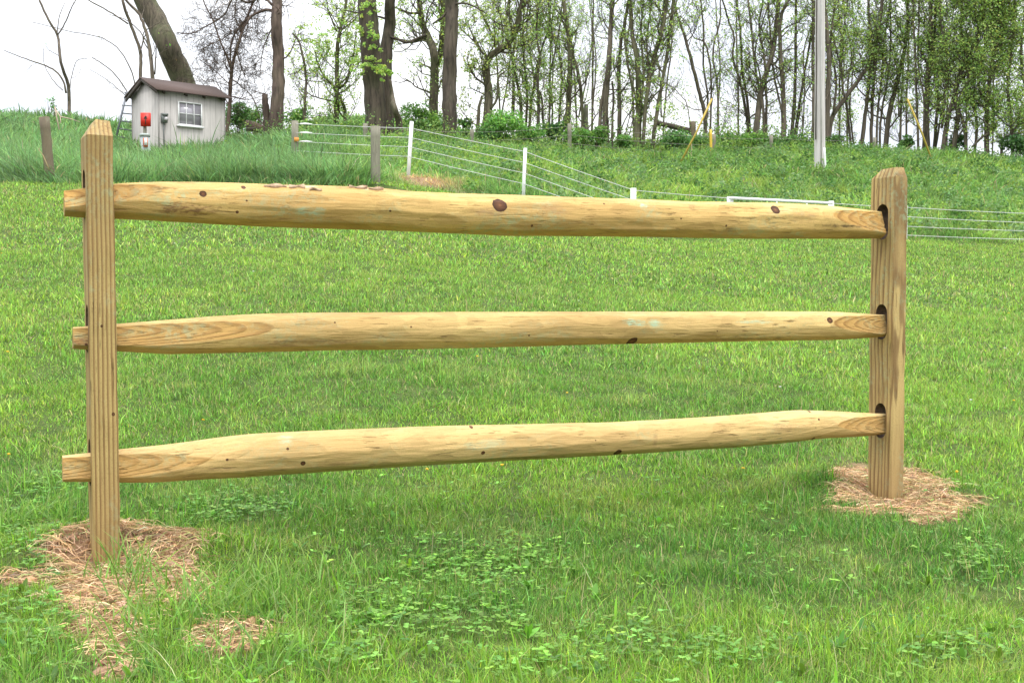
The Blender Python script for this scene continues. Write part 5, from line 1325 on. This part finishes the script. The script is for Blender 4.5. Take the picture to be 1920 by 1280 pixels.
SH = [('dark green shrub just right of the shed wall', 446, 262, 62, 72, 46, (.07, .17, .035)), ('shrub behind the logs left of the reddish trunk', 475, 256, 62, 62, 47, (.09, .19, .04)),
 ('low shrub right of the reddish trunk', 552, 258, 70, 62, 46.5, (.10, .22, .04)), ('low bright shrub under the thin dark tree', 592, 256, 55, 38, 46, (.14, .27, .045)), ('bushy shrub at the foot of the forked maple', 622, 252, 50, 34, 47, (.08, .18, .035)),
 ('yellow-green shrub between the maple and the thickest trunk', 664, 252, 50, 34, 47, (.16, .30, .05)), ('dark rounded shrub left of the forked greenish trunk', 780, 256, 62, 62, 45.8, (.08, .18, .03)), ('light shrub in front of the forked greenish trunk', 812, 252, 50, 50, 45.5, (.13, .26, .04)),
 ('small shrub right of the central trunk', 873, 262, 34, 44, 45, (.09, .20, .04)), ('bright rounded bush under the crooked leafy tree', 938, 282, 88, 74, 42.3, (.13, .28, .05)), ('darker low half of the bush mass under the crooked tree', 905, 284, 66, 46, 42.0, (.06, .15, .03)),
 ('low green shrub beside the bright rounded bush', 992, 278, 60, 46, 43, (.11, .26, .045)), ('dark shrub under the thin wavy trees', 1032, 272, 62, 46, 43.8, (.05, .14, .03)), ('leafy shrub under the mossy double trunk', 1082, 276, 62, 42, 42.6, (.11, .24, .04)),
 ('shrub just left of the straight brown trunk', 1118, 276, 48, 44, 42.8, (.14, .27, .05)), ('shrub between the brown trunk and the large clump', 1170, 282, 40, 32, 42.4, (.09, .20, .04)), ('wide bramble bush below the fallen log', 1252, 285, 80, 38, 42, (.08, .19, .045)),
 ('low bramble beside the yellow marker stake', 1310, 282, 50, 28, 42.4, (.08, .18, .045)), ('low hedge-like shrub in the open gap', 1368, 280, 70, 28, 43.4, (.07, .17, .03)), ('bright low shrub under the fan of stems', 1412, 280, 66, 30, 42.6, (.10, .22, .035)),
 ('dark shrub left of the pole foot', 1492, 282, 64, 28, 43, (.06, .15, .03)), ('small dark shrub right behind the pole', 1562, 282, 50, 26, 43.4, (.06, .14, .03)), ('small shrub under the bent yellow guard', 1702, 272, 36, 26, 43.4, (.07, .17, .03)),
 ('dark evergreen-looking bush under the broad dark clump', 1788, 276, 44, 28, 43, (.04, .11, .025)), ('dark bush at the far right of the ridge', 1905, 292, 60, 44, 41.6, (.04, .11, .025)), ('small leafy sprig bush on the left crest', 96, 205, 22, 28, 46, (.08, .19, .05)), ('low shrub near the grey fence post by the pole', 1448, 284, 60, 24, 42.8, (.06, .15, .03))]
for k, (lb, x_, bp, wpx, hpx, d_, c_) in enumerate(SH): shrub(lb, x_, bp, wpx, hpx, d_, c_, int(500 + wpx * hpx * .32) if x_ > 120 else 90, 900 + k)

# tangled undergrowth along the ridge
ug = MB(); n = 80000
x = r.uniform(-19, 22, n); y = r.uniform(41.8, 48, n); u = 960 + F * x / y
k = (u > 425) & (fbm(x * .8, y * .8, 77, 3) > .36) & ((u > 500) | (y > 43.5)); x, y = x[k], y[k]; n = len(x)
z = H(x, y) + np.abs(r.normal(0, .42, n)) * (.4 + 1.1 * fbm(x * 1.1, y * 1.1, 79, 3)) * np.where(960 + F * x / y > 1520, .4, 1)
leaves(ug, np.stack([x, y, z], 1), r.uniform(.05, .12, n), cjit(np.where(fbm(x * .9, y * .9, 83, 2)[:, None] > .5, np.array([.26, .38, .11]), np.array([.16, .26, .08])), n, r, .35, .12), r)
for k in range(500):
    x0, y0 = r.uniform(-17, 20), r.uniform(42.5, 48)
    if 960 + F * x0 / y0 < 470: continue
    p0 = np.array([x0, y0, Hs(x0, y0) - .05]); dd = np.array([r.normal(0, .5), r.normal(0, .3), r.uniform(.3, .9)])
    ug.tube([p0, p0 + dd * .5 + r.normal(0, .05, 3), p0 + dd * .9 + [r.normal(0, .2), 0, -.15]], [.007, .006, .004], 3, cap=False, colr=(.16, .12, .09))
tag(ug.build('undergrowth', M_leaf), 'tangled brambles and undergrowth beneath the trees on the ridge', 'undergrowth', kind='stuff')
bpy.context.view_layer.update()
